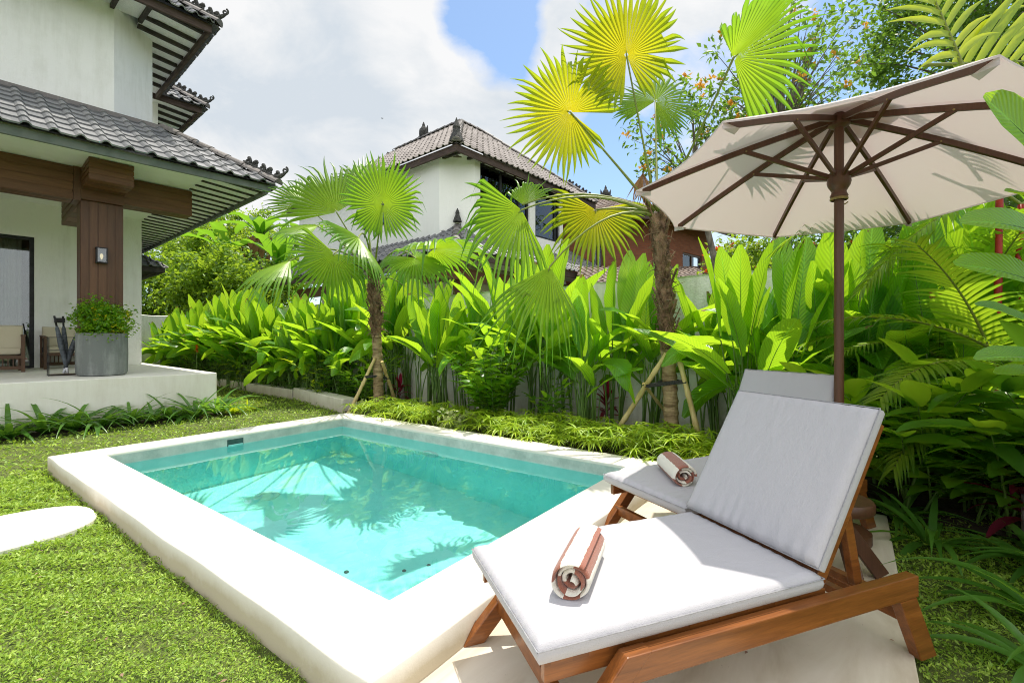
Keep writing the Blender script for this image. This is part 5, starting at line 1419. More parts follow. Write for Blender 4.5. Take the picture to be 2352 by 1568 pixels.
# ---- fan palms
def fan(mb, hub, d, nref, Rr, spread, nseg, seed, droop=0.05, tip=0.035, cup=0.12, split=0.57):
    """one fan leaf: pleated segments joined near the hub, free stiff fingers beyond, each a little different"""
    lr = random.Random(seed)
    d = V(d).normalized(); n = perp(d, V(nref)); s = d.cross(n)
    dl = spread / nseg; fold = lr.uniform(-.05, .22); skew = lr.uniform(-.12, .12)
    drift = 0.0
    for i in range(nseg):
        th = -spread / 2 + (i + 0.5) * dl
        L = Rr * (1.04 - 0.34 * (abs(th) / PI) ** 1.4) * (1 + skew * math.sin(th)) * lr.uniform(0.86, 1.04)
        sp = split * lr.uniform(0.86, 1.16) * Rr / L; sp = min(.8, sp)
        tp = tip * lr.uniform(0.1, 2.2); sw = lr.gauss(0, .05)
        brk = lr.random() < 0.07; bk = lr.uniform(.6, .8)
        vs = []; rr = (0.03, 0.20, 0.40, sp, sp + (1 - sp) * .3, sp + (1 - sp) * .6, sp + (1 - sp) * .85, 1.0)
        for f in rr:
            r = f * L; out = max(0, (f - sp) / (1 - sp))
            a2 = th + sw * out * out
            c, sn = math.cos(a2), math.sin(a2)
            e = d * c + s * sn; t_ = -d * sn + s * c
            hw = (r if f <= sp else sp * L) * math.tan(dl / 2) * (1.0 if f <= sp else max(0.02, (1 - out) ** 0.8))
            h = -droop * Rr * f * f - cup * r * (abs(th) / PI) ** 1.5 - fold * r * abs(math.sin(th))
            g = -tp * Rr * out ** 2
            if brk and f > bk: g -= 0.9 * Rr * (f - bk); r = bk * L + (r - bk * L) * .45
            pl = hw * (0.42 if f <= sp else 0.30)
            p = V(hub) + e * r + n * h + UP * g
            vs += [p - t_ * hw - n * pl, p + n * pl, p + t_ * hw - n * pl]
        fs = []
        for k in range(len(rr) - 1):
            a = k * 3; fs += [(a, a + 1, a + 4, a + 3), (a + 1, a + 2, a + 5, a + 4)]
        mb.add(vs, fs, [(f, v) for f in rr for v in (-1, 0, 1)])
def scr(a, e=0.0):
    """direction given as an angle in the picture (0 right, 90 up) with e = part that points away from the camera"""
    a = R(a); return (RT * math.cos(a) + UP * math.sin(a) + FWD * e).normalized()
def palm_trunk(t, path, r0, fibre_from, seed):
    random.seed(seed)
    n = 60; L = []; pts = []; rad = []
    P = quad3(*path, n=n)
    for i, p in enumerate(P):
        f = i / (n - 1)
        ring = 0.010 * (i % 3 == 0) 
        r = r0 * (1.12 - 0.25 * f) * (1 + (0.10 if f < 0.06 else 0)) + ring
        if f > fibre_from: r = r0 * 1.04 + 0.016 * random.random()
        pts.append(p); rad.append(r)
    k = int(n * fibre_from)
    mb = MB(); mb.tube(pts[:k + 1], rad[:k + 1], 16, jitter=0.03); tr = mb.build('trunk', M_PTRUNK, t, smooth=True)
    mb = MB(); mb.tube(pts[k:], rad[k:], 16, jitter=0.12)
    top = MB()
    for q in range(230):                       # torn fibres and old leaf bases round the upper trunk
        i = random.randrange(k, n); p = P[i]; a = random.uniform(0, 6.28); o = V(math.cos(a), math.sin(a), 0)
        b = p + o * rad[i] * 0.95
        d = (o * random.uniform(.2, 1) + UP * random.uniform(-.8, 1.0) + V(-o.y, o.x, 0) * random.uniform(-1.2, 1.2)).normalized()
        pth = curve(b, d, random.uniform(.06, .20), random.uniform(.2, 2.2), 5)
        top.tube(pth, [0.006, 0.005, 0.004, 0.003, 0.001], 4, cap=False)
    for q in range(26):
        i = random.randrange(k, n); p = P[i]; a = random.uniform(0, 6.28); o = V(math.cos(a), math.sin(a), 0)
        pth = [p + o * rad[i] * 0.8, p + o * (rad[i] + .03) + UP * .10, p + o * (rad[i] + random.uniform(.05, .10)) + UP * random.uniform(.16, .24)]
        top.bar(pth[0], pth[1], .05, .014); top.bar(pth[1], pth[2], .035, .010)
    mb.merge(top); mb.build('fibre', M_FIBRE, t, smooth=False)
    return P
def fan_palm(label, path, r0, fib, leaves, seed):
    t = thing('fan_palm', label, 'palm tree', path[0], 'fan palms beside the pool')
    P = palm_trunk(t, path, r0, fib, seed)
    crown = P[-1]
    for i, lf in enumerate(leaves):
        (x, y, fw, rpx, a, e, spread, mode) = lf[:8]
        m = lf[8] if len(lf) > 8 else {}
        hub = at(x, y, fw); Rr = rpx / F * fw
        d = scr(a, e)
        nref = {'back': FWD + UP * 0.5, 'front': -FWD + UP * 0.5, 'up': UP + FWD * 0.15, 'upf': UP - FWD * 0.42, 'upb': UP + FWD * 0.6}[mode]
        mat_ = {'y': M_FANY, 'd': M_DEAD}.get(m.get('c'), M_FAN)
        mb = MB(); fan(mb, hub, d, nref, Rr, R(spread), int(40 * spread / 330) + 6, seed * 50 + i, m.get('droop', 0.05), m.get('tip', 0.035), m.get('cup', 0.15), m.get('split', 0.57))
        fr_ = mb.build('frond', mat_, t)
        # petiole from the crown, arching to the hub and a little into the blade
        mid = crown.lerp(hub, 0.5) + UP * m.get('arch', 0.18) * (hub - crown).length
        c0 = crown + (hub - crown).normalized() * 0.05
        pm = MB(); pth = quad3(c0, mid, hub, 10) + [hub + d * Rr * 0.06]
        pm.tube(pth, [0.022, 0.020, 0.017, 0.015, 0.013, 0.012, 0.011, 0.010, 0.010, 0.010, 0.004], 6)
        pm.build('petiole', M_PET if m.get('c') != 'd' else M_DEAD, fr_, smooth=True)
    return t
b2 = at(1544, 1012, 5.35); b2.z = 0
fan_palm('taller fan palm with fibrous trunk and yellow backlit leaves rising left of the parasol',
    [b2, at(1536, 760, 5.35), at(1510, 492, 5.35)], 0.074, 0.42,
    [(1439, 127, 5.0, 158, 100, -0.25, 335, 'back', dict(c='y', arch=-0.02, droop=0.05)),
     (1310, 258, 5.1, 152, 165, -0.2, 325, 'back', dict(c='y', arch=0.02, droop=0.06)),
     (1505, 233, 6.2, 118, 55, 0.35, 300, 'front', dict(arch=0.0)),
     (1685, 133, 3.55, 200, 38, -0.3, 215, 'upb', dict(arch=-0.04, droop=0.05, cup=0.5, tip=0.1)),
     (1198, 482, 5.2, 178, 226, -0.15, 150, 'back', dict(arch=0.22, tip=0.3, cup=0.3)),
     (1200, 470, 5.3, 92, 78, 0.2, 110, 'upf', dict(arch=0.22, tip=0.5, cup=0.6, c='')),
     (1263, 612, 4.9, 215, 252, -0.15, 100, 'front', dict(arch=0.3, tip=0.15, cup=0.9, split=0.4)),
     (1368, 482, 5.5, 142, 262, -0.1, 215, 'back', dict(c='y', arch=0.12, tip=0.10)),
     (1476, 398, 5.3, 78, 268, 0.0, 70, 'back', dict(c='d', arch=0.1, cup=0.9))], 3)
b1 = at(870, 938, 7.95); b1.z = 0
fan_palm('shorter fan palm with full green crown at the back corner of the pool',
    [b1, at(868, 780, 7.9), at(858, 640, 7.8)], 0.076, 0.55,
    [(879, 470, 6.3, 116, 92, -0.2, 356, 'back', dict(arch=0.05)),
     (773, 488, 7.2, 165, 118, 0.15, 150, 'front', dict(arch=0.05, cup=0.45, tip=0.1)),
     (835, 425, 8.2, 112, 105, 0.5, 200, 'front', dict(arch=0.02)),
     (730, 520, 6.9, 118, 182, -0.1, 180, 'upf', dict(arch=0.15, tip=0.10, droop=.12)),
     (823, 545, 5.5, 135, 310, -0.2, 250, 'up', dict(arch=0.25, tip=0.12, droop=.16)),
     (668, 598, 5.5, 140, 200, -0.2, 180, 'upf', dict(arch=0.25, tip=0.12, droop=.16)),
     (768, 582, 5.75, 122, 248, -0.3, 215, 'back', dict(arch=0.25, tip=0.15)),
     (953, 592, 6.1, 110, 325, -0.25, 280, 'upf', dict(arch=0.25, tip=0.25, c='')),
     (995, 572, 6.2, 150, 5, -0.05, 270, 'up', dict(arch=0.15, tip=0.12, droop=.10)),
     (700, 470, 7.6, 110, 140, 0.2, 110, 'front', dict(arch=0.1, cup=0.4)),
     (925, 655, 8.5, 80, 335, 0.5, 170, 'upb', dict(arch=0.2, tip=0.2))], 4)
# bamboo props and ties
def prop(label, a, b, r=0.029):
    a, b = V(a), V(b); mb = MB(); n = 22; pts = []; rad = []
    for i in range(n + 1):
        f = i / n; node = 0.006 if i % 6 == 0 else 0
        pts.append(a.lerp(b, f) + V(math.sin(f * 5) * .006, 0, 0)); rad.append(r * (1.08 - .2 * f) + node)
    mb.tube(pts, rad, 10)
    tag(mb.build('bamboo_prop', M_BAMB, None, smooth=True, auto=50), label, 'bamboo pole', 'bamboo poles propping the palms')
def gz(x, y, fw, z=0.0):
    p = at(x, y, fw); return p
p_a, p_b = atz(1403, 1010, 0.02), at(1531, 812, 5.23)
prop('bamboo pole leaning from the left against the taller palm, foot among the grassy plants', p_a, p_b)
q_a, q_b = atz(1614, 1040, 0.02), at(1553, 795, 5.21)
prop('bamboo pole leaning from the right against the taller palm, behind the far lounger', q_a, q_b)
prop('short dark pole leaning behind the taller palm trunk', at(1545, 968, 5.9), at(1478, 880, 5.45), 0.02)
r_a, r_b = atz(800, 950, 0.02), at(862, 822, 7.82)
prop('bamboo pole leaning from the left against the shorter palm, foot at the pool corner', r_a, r_b)
s_a, s_b = atz(912, 936, 0.02), at(878, 830, 7.84)
prop('bamboo pole leaning from the right against the shorter palm', s_a, s_b)
def tie(label, pts, r=0.009):
    mb = MB()
    for k in range(3):
        pp = [V(p) + UP * (0.012 * (k - 1)) + rv(.004) for p in pts]; mb.tube(pp + [pp[0]], r, 6, cap=False)
    tag(mb.build('rope_tie', M_ROPE, None, smooth=True), label, 'rope', 'dark rope ties on the palm props')
def ring_at(c, r): return [c + V(r * math.cos(k * PI / 6), r * math.sin(k * PI / 6), 0) for k in range(12)]
c2 = at(1540, 876, 5.36)
tie('dark rope tying the bamboo poles round the taller palm trunk', ring_at(c2, 0.105)[0:5] + [c2 + (p_a.lerp(p_b, .65) - c2) * 0.5, p_a.lerp(p_b, .65) - RT * .03, p_a.lerp(p_b, .65) - FWD * .03, c2 - FWD * .11, q_a.lerp(q_b, .66) - FWD * .03, q_a.lerp(q_b, .66) + RT * .03])
c1 = at(868, 862, 7.95)
tie('dark rope tying the bamboo poles round the shorter palm trunk', [c1 + FWD * .11, r_a.lerp(r_b, .66) - RT * .03, r_a.lerp(r_b, .66) - FWD * .03, c1 - FWD * .12, s_a.lerp(s_b, .66) - FWD * .03, s_a.lerp(s_b, .66) + RT * .03])

# ---- grassy umbrella plants along the pool
def sedge_proto(seed):
    random.seed(seed); mb = MB(); st = MB()
    for k in range(9):
        a = k * 2.4 + random.uniform(-.4, .4); r = random.uniform(0.03, 0.21) ; h = random.uniform(0.13, 0.30) * (1.2 - r * 2)
        b = V(r * .5 * math.cos(a), r * .5 * math.sin(a), 0); tp = V(r * math.cos(a) * 1.2, r * math.sin(a) * 1.2, h)
        st.tube([b, tp], [0.003, 0.002], 4, cap=False)
        for j in range(15):
            an = j * 2.4 + random.uniform(-.3, .3); el = random.uniform(0.0, 0.55)
            d = V(math.cos(an), math.sin(an), el).normalized()
            blade(mb, curve(tp, d, random.uniform(.14, .23), random.uniform(.5, 1.2), 5), 0.0085, UP, P_STRAP, 0.3, 0, 1)
    t = thing('umbrella_sedge', '-', 'plant', (0, 0, 0), 'grassy umbrella plants along the pool edge')
    mb.build('leaves', M_SEDGE, t); st.build('stems', M_HELSTEM, t)
    return t
sp_ = [sedge_proto(300 + i) for i in range(4)]
random.seed(33)
cnt = 0
def place(protos_, i, loc, rz, s, label, tilt=0.0):
    o = protos_[i % len(protos_)]
    if o.get('used_once'): o = copy_tree(o)
    else: o['used_once'] = 1
    if 'used_once' in o: pass
    o.location = loc; o.rotation_euler = (tilt * random.uniform(-1, 1), tilt * random.uniform(-1, 1), rz); o.scale = (s, s, s)
    o['label'] = label
    return o
def sed_label(y):
    if y > 5.4: return 'grassy umbrella plant at the foot of the shorter palm'
    if y > 4.1: return 'grassy umbrella plant between the shorter palm and the glossy bush'
    if y > 2.6: return 'grassy umbrella plant in front of the dark red leaved plant beside the pool'
    if y > 1.4: return 'grassy umbrella plant around the foot of the left bamboo pole of the taller palm'
    return 'grassy umbrella plant beside the far lounger, below the taller palm'
for row, (x0, off) in enumerate(((4.55, 0.0), (4.84, 0.14), (5.12, 0.05))):
    y = 0.5 + off
    while y < 6.25:
        if not (4.05 < y < 4.5 and row < 2):
            place(sp_, cnt, (x0 + random.uniform(-.07, .07) - (0.04 if y > 5 else 0), y, 0.0), random.uniform(0, 6.28), random.uniform(0.9, 1.25), sed_label(y)); cnt += 1
        y += random.uniform(0.27, 0.36)

# ---- numpy leaves for bushes, crowns and the lawn
def leaf_mesh(name, P, D, N, L, W, mat, parent=None):
    """P base points, D directions, N normals (n x 3), L lengths, W half widths: one bent lozenge per leaf"""
    D = D / np.linalg.norm(D, axis=1, keepdims=True)
    N = N - D * np.sum(N * D, 1, keepdims=True); N /= (np.linalg.norm(N, axis=1, keepdims=True) + 1e-9)
    S = np.cross(D, N); n = len(P); L = np.broadcast_to(L, (n,))[:, None]; W = np.broadcast_to(W, (n,))[:, None]
    off = np.array(ORG.get(parent.name, V(0, 0, 0))) if parent is not None else np.zeros(3)
    v = np.stack([P, P + D * L * .45 + S * W + N * W * .35, P + D * L - N * L * .10, P + D * L * .45 - S * W + N * W * .35, P + D * L * .5 - N * W * 0.05], 1) - off
    me = bpy.data.meshes.new(name)
    me.vertices.add(n * 5); me.vertices.foreach_set('co', v.astype(np.float32).ravel())
    base = (np.arange(n) * 5)[:, None]
    tri = np.array([[0, 1, 4], [1, 2, 4], [2, 3, 4], [3, 0, 4]])
    idx = (base[:, :, None] + tri[None]).reshape(-1)
    nt = n * 4
    me.loops.add(nt * 3); me.loops.foreach_set('vertex_index', idx.astype(np.int32))
    me.polygons.add(nt); me.polygons.foreach_set('loop_start', (np.arange(nt) * 3).astype(np.int32))
    try: me.polygons.foreach_set('loop_total', np.full(nt, 3, dtype=np.int32))
    except Exception: pass
    me.update(calc_edges=True); me.validate()
    me.polygons.foreach_set('use_smooth', np.ones(nt, dtype=bool))
    me.materials.append(mat)
    o = bpy.data.objects.new(name, me); COL.objects.link(o)
    if parent is not None: o.parent = parent; ORG[o.name] = V(off)
    return o
def clumps(center, rad, ncl, nleaf, clr, lr, hollow=0.55, flat=0.0):
    """leaf positions gathered in clumps through the crown's volume"""
    c = np.array(center); rad = np.array(rad)
    u = lr.normal(size=(ncl, 3)); u /= np.linalg.norm(u, axis=1, keepdims=True)
    r = hollow + (1 - hollow) * lr.random((ncl, 1)) ** 0.6
    cc = u * r * lr.uniform(0.75, 1.12, (ncl, 1))
    k = lr.integers(0, ncl, nleaf)
    p = cc[k] * rad + lr.normal(size=(nleaf, 3)) * clr * lr.uniform(.5, 1.2, (ncl, 1))[k]
    return c + p, cc
def rnd_dirs(n, lr, up=0.3):
    d = lr.normal(size=(n, 3)); d[:, 2] = d[:, 2] * 0.7 + up * -0.5
    return d
def bush(name, label, cat, center, rad, ncl, nleaf, clr, L, W, mat, seed, group=None, trunk=None, flowers=None, up=0.3, hollow=.5):
    lr = np.random.default_rng(seed)
    c = V(center); t = thing(name, label, cat, (c.x, c.y, trunk['z0'] if trunk else max(-0.04, c.z - rad[2])), group)
    P, cc = clumps(center, rad, ncl, nleaf, clr, lr, hollow)
    N = lr.normal(size=(nleaf, 3)) * 0.6 + np.array([0, 0, 1.0])
    leaf_mesh('crown' if trunk else 'foliage', P, rnd_dirs(nleaf, lr, up), N, L * lr.uniform(.7, 1.25, nleaf), W * lr.uniform(.7, 1.25, nleaf), mat, t)
    mb = MB(); random.seed(seed)
    if trunk:
        b = V(c.x + trunk.get('dx', 0), c.y + trunk.get('dy', 0), trunk['z0']); tr = trunk['r']
        fork = V(c.x, c.y, c.z - rad[2] * trunk.get('fork', .55))
        mb.tube(quad3(b, b.lerp(fork, .5) + rv(.1), fork, 8), [tr * (1.2 - .6 * i / 7) for i in range(8)], 9, jitter=.05)
        for q in cc[:trunk.get('limbs', 14)]:
            e = V(np.array(center) + q * np.array(rad) * 0.95); m_ = fork.lerp(e, .45) + UP * rad[2] * 0.12 + rv(.1)
            mb.tube(quad3(fork - UP * rad[2] * random.uniform(0, .4), m_, e, 7), [tr * .30, tr * .24, tr * .19, tr * .14, tr * .10, tr * .07, tr * .04], 6, cap=False)
        mb.build('trunk', M_BARK, t, smooth=True)
    else:
        for q in cc[:10]:
            e = V(np.array(center) + q * np.array(rad) * 0.8); b = V(c.x + random.uniform(-.08, .08), c.y + random.uniform(-.08, .08), c.z - rad[2])
            mb.tube([b, b.lerp(e, .5) + rv(.02), e], [0.012, 0.008, 0.003], 5, cap=False)
        mb.build('stems', M_HELSTEM, t, smooth=True)
    if flowers:
        nf, fs_, fm = flowers
        k = lr.integers(0, ncl, nf)
        fp = np.array(center) + cc[k] * np.array(rad) * 1.08 + lr.normal(size=(nf, 3)) * clr * .5
        fp = np.repeat(fp, 7, 0) + lr.normal(size=(nf * 7, 3)) * fs_ * .25
        d = lr.normal(size=(nf * 7, 3)) + np.array([0, 0, .6])
        leaf_mesh('blossoms', fp, d, lr.normal(size=(nf * 7, 3)), fs_, fs_ * .35, fm, t)
    return t
# shrub in the planter pot
pz = pc.z + ph_
bush('flowering_shrub', 'leafy shrub with small yellow flowers growing in the concrete planter', 'shrub', (pc.x, pc.y, pz + 0.22), (0.36, 0.36, 0.30), 90, 5200, 0.065, 0.065, 0.017, M_GINGER, 41, None, None, (34, 0.06, M_YELFL), 0.0, .25)

# ---- canes with broad glossy leaves (gingers), strap-leaved clumps, red cordylines
def cane(mb, st, base, d0, L, bend, nleaf, lf, wf, nref=None, start=.25):
    path = curve(base, d0, L, bend, 12)
    st.tube(path, [0.010 - 0.007 * i / 11 for i in range(12)], 6, cap=False)
    for k in range(nleaf):
        f = start + (1 - start) * k / max(1, nleaf - 1); i = f * 11; a = int(min(10, i)); p = path[a].lerp(path[a + 1], i - a)
        d = (path[a + 1] - path[a]).normalized()
        side = d.cross(UP)
        if side.length < .1: side = V(math.cos(k), math.sin(k), 0)
        side.normalize()
        s = 1 if k % 2 else -1
        dd = (side * s * 0.9 + d * random.uniform(.35, .7) + UP * random.uniform(-.1, .35) + rv(.12)).normalized()
        l_ = lf * random.uniform(.8, 1.15) * (1 - .25 * abs(f - .6))
        blade(mb, curve(p, dd, l_, random.uniform(.4, 1.0), 7), l_ * wf, UP + rv(.2), P_LANCE, .22, .06)
    blade(mb, curve(path[-1], (path[-1] - path[-2]).normalized(), lf, .5, 7), lf * wf, UP, P_LANCE, .3)
def ginger(label, base, n, Lr, spread, nleaf, lf, wf, mat, seed, toward=None, name='ginger_plant', group='broad-leaved ginger plants'):
    random.seed(seed); base = V(base)
    t = thing(name, label, 'plant', base, group); mb, st = MB(), MB()
    for k in range(n):
        a = random.uniform(0, 6.28); o = V(math.cos(a), math.sin(a), 0)
        if toward is not None: o = (o * .6 + toward).normalized()
        b = base + V(random.uniform(-.12, .12), random.uniform(-.12, .12), 0)
        cane(mb, st, b, UP + o * random.uniform(.1, spread), random.uniform(*Lr), random.uniform(.2, .8), nleaf, lf, wf)
    mb.build('leaves', mat, t, smooth=True); st.build('stems', M_HELSTEM, t, smooth=True)
    return t
def strap_proto(seed, n, L, W, mat, cat='plant', name='strap_plant', group=None, rise=.9):
    random.seed(seed); t = thing(name, '-', cat, (0, 0, 0), group); mb = MB()
    for k in range(n):
        a = k * 2.4 + random.uniform(-.4, .4); o = V(math.cos(a), math.sin(a), 0)
        l_ = L * random.uniform(.65, 1.15)
        blade(mb, curve(o * .02, o * random.uniform(.3, 1.0) + UP * rise * random.uniform(.6, 1.4), l_, random.uniform(.9, 2.0), 9), W * random.uniform(.8, 1.2), UP, P_STRAP, .35, 0, 1)
    mb.build('leaves', mat, t, smooth=True)
    return t
# glossy bush by the pool
gb = atz(1105, 985, 0.0)
ginger('dense glossy green bush in the middle of the bed beside the pool', (5.28, 4.25, 0), 36, (0.75, 1.5), .42, 13, .25, .19, M_GINGER, 51, name='glossy_bush', group='glossy bushes in the pool bed')
ginger('small glossy bush close to the wall, right of the denser glossy bush', (5.55, 3.45, 0), 7, (0.4, 0.8), .5, 9, .18, .2, M_GINGER, 52, name='glossy_bush', group='glossy bushes in the pool bed')
lrv = 0
bush('variegated_shrub', 'low pale variegated shrub at the pool edge in front of the glossy bush', 'shrub', (4.55, 4.28, 0.14), (0.20, 0.30, 0.14), 26, 420, .05, .085, .02, M_VARI, 61, 'low variegated shrubs', None, None, .2, .3)
bush('variegated_shrub', 'low pale variegated shrub at the pool corner below the shorter palm', 'shrub', (4.55, 6.28, 0.13), (0.16, 0.22, 0.14), 20, 300, .045, .08, .018, M_VARI, 62, 'low variegated shrubs', None, None, .2, .3)
# red cordylines
def cordyline(label, base, h, n, L, W, seed, bright=3):
    random.seed(seed); base = V(base); t = thing('red_cordyline', label, 'plant', base, 'dark red cordylines'); mb = MB(); br = MB()
    for k in range(n):
        a = k * 2.4; o = V(math.cos(a), math.sin(a), 0); f = k / n
        b = base + UP * h * (.35 + .65 * f)
        blade(mb, curve(b, o * (1.2 - .8 * f) + UP * (.3 + f), L * random.uniform(.8, 1.1), random.uniform(.5, 1.5), 8), W, UP, P_LANCE, .3)
    for k in range(bright):
        a = k * 2.1; o = V(math.cos(a), math.sin(a), 0)
        blade(br, curve(base + UP * h, o * .12 + UP, L * .85, .12, 7), W * .95, o, P_LANCE, .5)
    mb.build('leaves', M_TI, t, smooth=True)
    if bright: br.build('young_leaves', M_TIBR, t, smooth=True)
    st = MB(); st.tube([base, base + UP * h], .014, 6); st.build('stem', M_BARK, t)
cordyline('dark red leaved plant with upright crimson shoot, left of the taller palm', atz(1392, 985, 0.0), .42, 15, .34, .033, 71)
cordyline('small dark red leaved plant beside the shorter palm trunk', atz(918, 930, 0.0), .34, 13, .34, .033, 72)
# strap-leaved plants along the terrace
stp = [strap_proto(400 + i, 22, .66, .029, M_STRAP, group='strap-leaved plants along the foot of the terrace') for i in range(3)]
random.seed(44)
sedges = []
for k in range(15):
    u = -4.3 + k * 0.30 + random.uniform(-.05, .05)
    p = H((u, -0.30 + random.uniform(-.08, .08), -0.03))
    lab = 'strap-leaved plant at the terrace foot, ' + ('near the left edge of the photo' if u < -2.5 else 'below the concrete planter' if u < -1.0 else 'towards the terrace corner')
    place(stp, k, p, random.uniform(0, 6.28), random.uniform(.95, 1.35), lab)
lm = strap_proto(420, 24, .48, .017, M_LIME, group='lime green strap-leaved plants'); lm.location = H((0.12, -0.38, -.03)); lm['label'] = 'lime green strap-leaved plant in the sun at the terrace corner'
lm2 = copy_tree(lm); lm2.location = H((0.42, -0.22, -.03)); lm2.rotation_euler = (0, 0, 2); lm2.scale = (.8, .8, .8); lm2['label'] = 'smaller lime green strap-leaved plant on the lawn just beyond the terrace corner'
mb = MB(); mb.add([H((-7.4, -.62, -.034)), H((0.25, -.55, -.034)), H((0.25, .0, -.034)), H((-7.4, .0, -.034))], [(0, 1, 2, 3)])
tag(mb.build('terrace_bed_soil', M_SOIL), 'strip of dark soil along the foot of the terrace', 'soil', kind='structure')
# plants spilling over the kerb
kp = [strap_proto(440 + i, 22, .50, .016, M_STRAP, group='strap-leaved plants spilling over the kerb') for i in range(2)]
random.seed(46)
for k in range(17):
    y = 7.2 + k * 0.62; x = 5.12 + (0.12 if y < 9.7 else .30) + 0.03 * (y - 7) + random.uniform(0, .2)
    place(kp, k, (x + .1, y, 0.12), random.uniform(0, 6.28), random.uniform(.75, 1.1), 'strap-leaved plant spilling over the ' + ('low kerb block near the shorter palm' if y < 9.8 else 'curved kerb behind the terrace'))
random.seed(47)
for k in range(16):
    y = 7.3 + k * 0.68
    lab = 'dark leafy shrub under the broad-leaved row, ' + ('beside the shorter palm' if y < 8.6 else 'above the low kerb block' if y < 10.4 else 'above the curved kerb' if y < 14 else 'far along the wall')
    ginger(lab, (5.45 + 0.02 * (y - 7) + random.uniform(-.1, .1), y, 0), 9, (.55, 1.05), .55, 8, .24, .15, M_DARKLEAF if k % 3 else M_GINGER, 500 + k, name='understorey_shrub', group='leafy shrubs under the broad-leaved row')
for k, (x, y, fw) in enumerate(((505, 745, 12.6), (560, 790, 11.6), (740, 800, 9.2))):
    p = at(x, y, fw)
    ginger(('lime green leafy shoot above the terrace corner plants', 'lime green leafy shoot left of the red flower stalk', 'lime green leafy shoot low in the bed left of the shorter palm')[k], (p.x, p.y, 0), 4, (p.z * .85, p.z * 1.1), .3, 9, .26, .12, M_LIME, 540 + k, name='lime_shoot', group='lime green leafy shoots in the bed')
fp = at(452, 803, 11.8)
rf_ = thing('red_ginger_flower', 'single red ginger flower spike among the leaves past the terrace corner', 'flower', (fp.x, fp.y, 0))
mb = MB(); mb.tube([V(fp.x, fp.y, 0), fp], .01, 5); mb.build('stem', M_HELSTEM, rf_)
mb = MB()
for k in range(16):
    a = k * 2.4; o = V(math.cos(a), math.sin(a), 0); blade(mb, curve(fp + UP * (.012 * k - .08), o + UP * .8, .075, .2, 5), .02, UP, P_LANCE, .3, 0, 1)
mb.build('petals', M_REDFL, rf_)

# ---- right-hand thicket
def frond(mb, st, base, d0, L, bend, npair, ll, lw, seed, plane=0.25, upref=UP):
    lr = random.Random(seed)
    path = curve(base, d0, L, bend, 16)
    st.tube(path, [0.013 - 0.010 * i / 15 for i in range(16)], 6, cap=False)
    ref = V(d0).cross(UP); ref = ref.normalized() if ref.length > .05 else V(1, 0, 0)
    for k in range(npair):
        f = .14 + .86 * k / (npair - 1); i = f * 15; a = int(min(14, i)); p = path[a].lerp(path[a + 1], i - a); d = (path[a + 1] - path[a]).normalized()
        up = perp(d, upref); side = d.cross(up)
        l_ = ll * (0.55 + 0.45 * math.sin(PI * min(1, f * .95 + .1))) * lr.uniform(.92, 1.05)
        for s in (-1, 1):
            dd = (side * s + d * (.45 + .7 * f) + up * plane * lr.uniform(.6, 1.3)).normalized()
            blade(mb, curve(p, dd, l_, lr.uniform(.3, .9), 6), lw, up, P_STRAP, .5, 0, 1)
def feather_palm(label, base, stems, fronds, seed, mat=M_FAN):
    t = thing('feather_palm', label, 'palm tree', base, 'red-stemmed feather palms at the right')
    for k, (a, b, r) in enumerate(stems):
        mb = MB(); n = 14; pts = [V(a).lerp(V(b), i / (n - 1)) for i in range(n)]; mb.tube(pts, [r * (1.05 - .2 * i / n) + (.003 if i % 3 == 0 else 0) for i in range(n)], 10); mb.build('stem', M_REDST, t, smooth=True)
    for k, (p, d, L, bend, npair, ll, lw, *ur) in enumerate(fronds):
        mb, st = MB(), MB(); frond(mb, st, V(p), V(d), L, bend, npair, ll, lw, seed * 20 + k, .25 if not ur else .05, ur[0] if ur else UP)
        f = mb.build('frond', mat if mat else (M_FEATHY if k < 2 else M_FAN), t, smooth=True); st.build('rachis', M_PET, f, smooth=True)
    return t
bA = atz(2300, 1120, 0.0)
a0_, a1_ = at(2285, 760, 3.7), at(2296, 430, 3.7)
bA = V(a0_.x, a0_.y, 0)
feather_palm('tall red-stemmed feather palm with leaves rising above the parasol at the top right', bA,
    [(bA, a1_, .025), (bA + V(.15, -.1, 0), at(2345, 470, 3.8), .024)],
    [(at(2225, 190, 3.2), scr(113, -.05), 1.4, .25, 17, .55, .026, -FWD + UP * .5),
     (at(2120, 150, 3.35), scr(3, .03), 1.6, 0.0, 17, 1.15, .034, -FWD + UP * .1),
     (a1_, scr(160, .3), 1.7, 1.1, 30, .5, .018),
     (a1_, scr(60, .3), 1.7, .9, 28, .5, .018),
     (a1_, scr(200, .1), 1.3, .6, 26, .45, .018),
     (at(2345, 470, 3.8), scr(130, .2), 1.5, 1.0, 28, .5, .018),
     (at(2345, 470, 3.8), scr(30, -.2), 1.5, 1.0, 28, .5, .018)], 5, None)
bB = atz(2200, 1060, 0.0); bB = V(4.75, -1.05, 0)
def st_top(x, y, fw): return at(x, y, fw)
feather_palm('bushy green feather palm with thin reddish stems right of the parasol pole', bB,
    [(bB + V(.05 * k, -.06 * k, 0), at(2110 + 38 * k, 800 - 12 * k, 4.45 - .1 * k), .013) for k in range(4)],
    [(at(2148, 790, 4.35), scr(80, .2), 1.7, .5, 30, .42, .014), (at(2186, 780, 4.3), scr(60, -.1), 1.5, .8, 28, .42, .014),
     (at(2200, 850, 4.0), scr(140, -.1), 1.25, 1.1, 30, .30, .011), (at(2224, 770, 4.2), scr(45, .1), 1.4, 1.0, 28, .42, .014),
     (at(2186, 780, 4.3), scr(115, -.2), 1.4, .9, 28, .40, .014), (at(2224, 770, 4.2), scr(95, -.35), 1.4, .7, 30, .42, .014), (at(2190, 800, 4.1), scr(150, .2), 1.2, .9, 26, .36, .013)], 6)
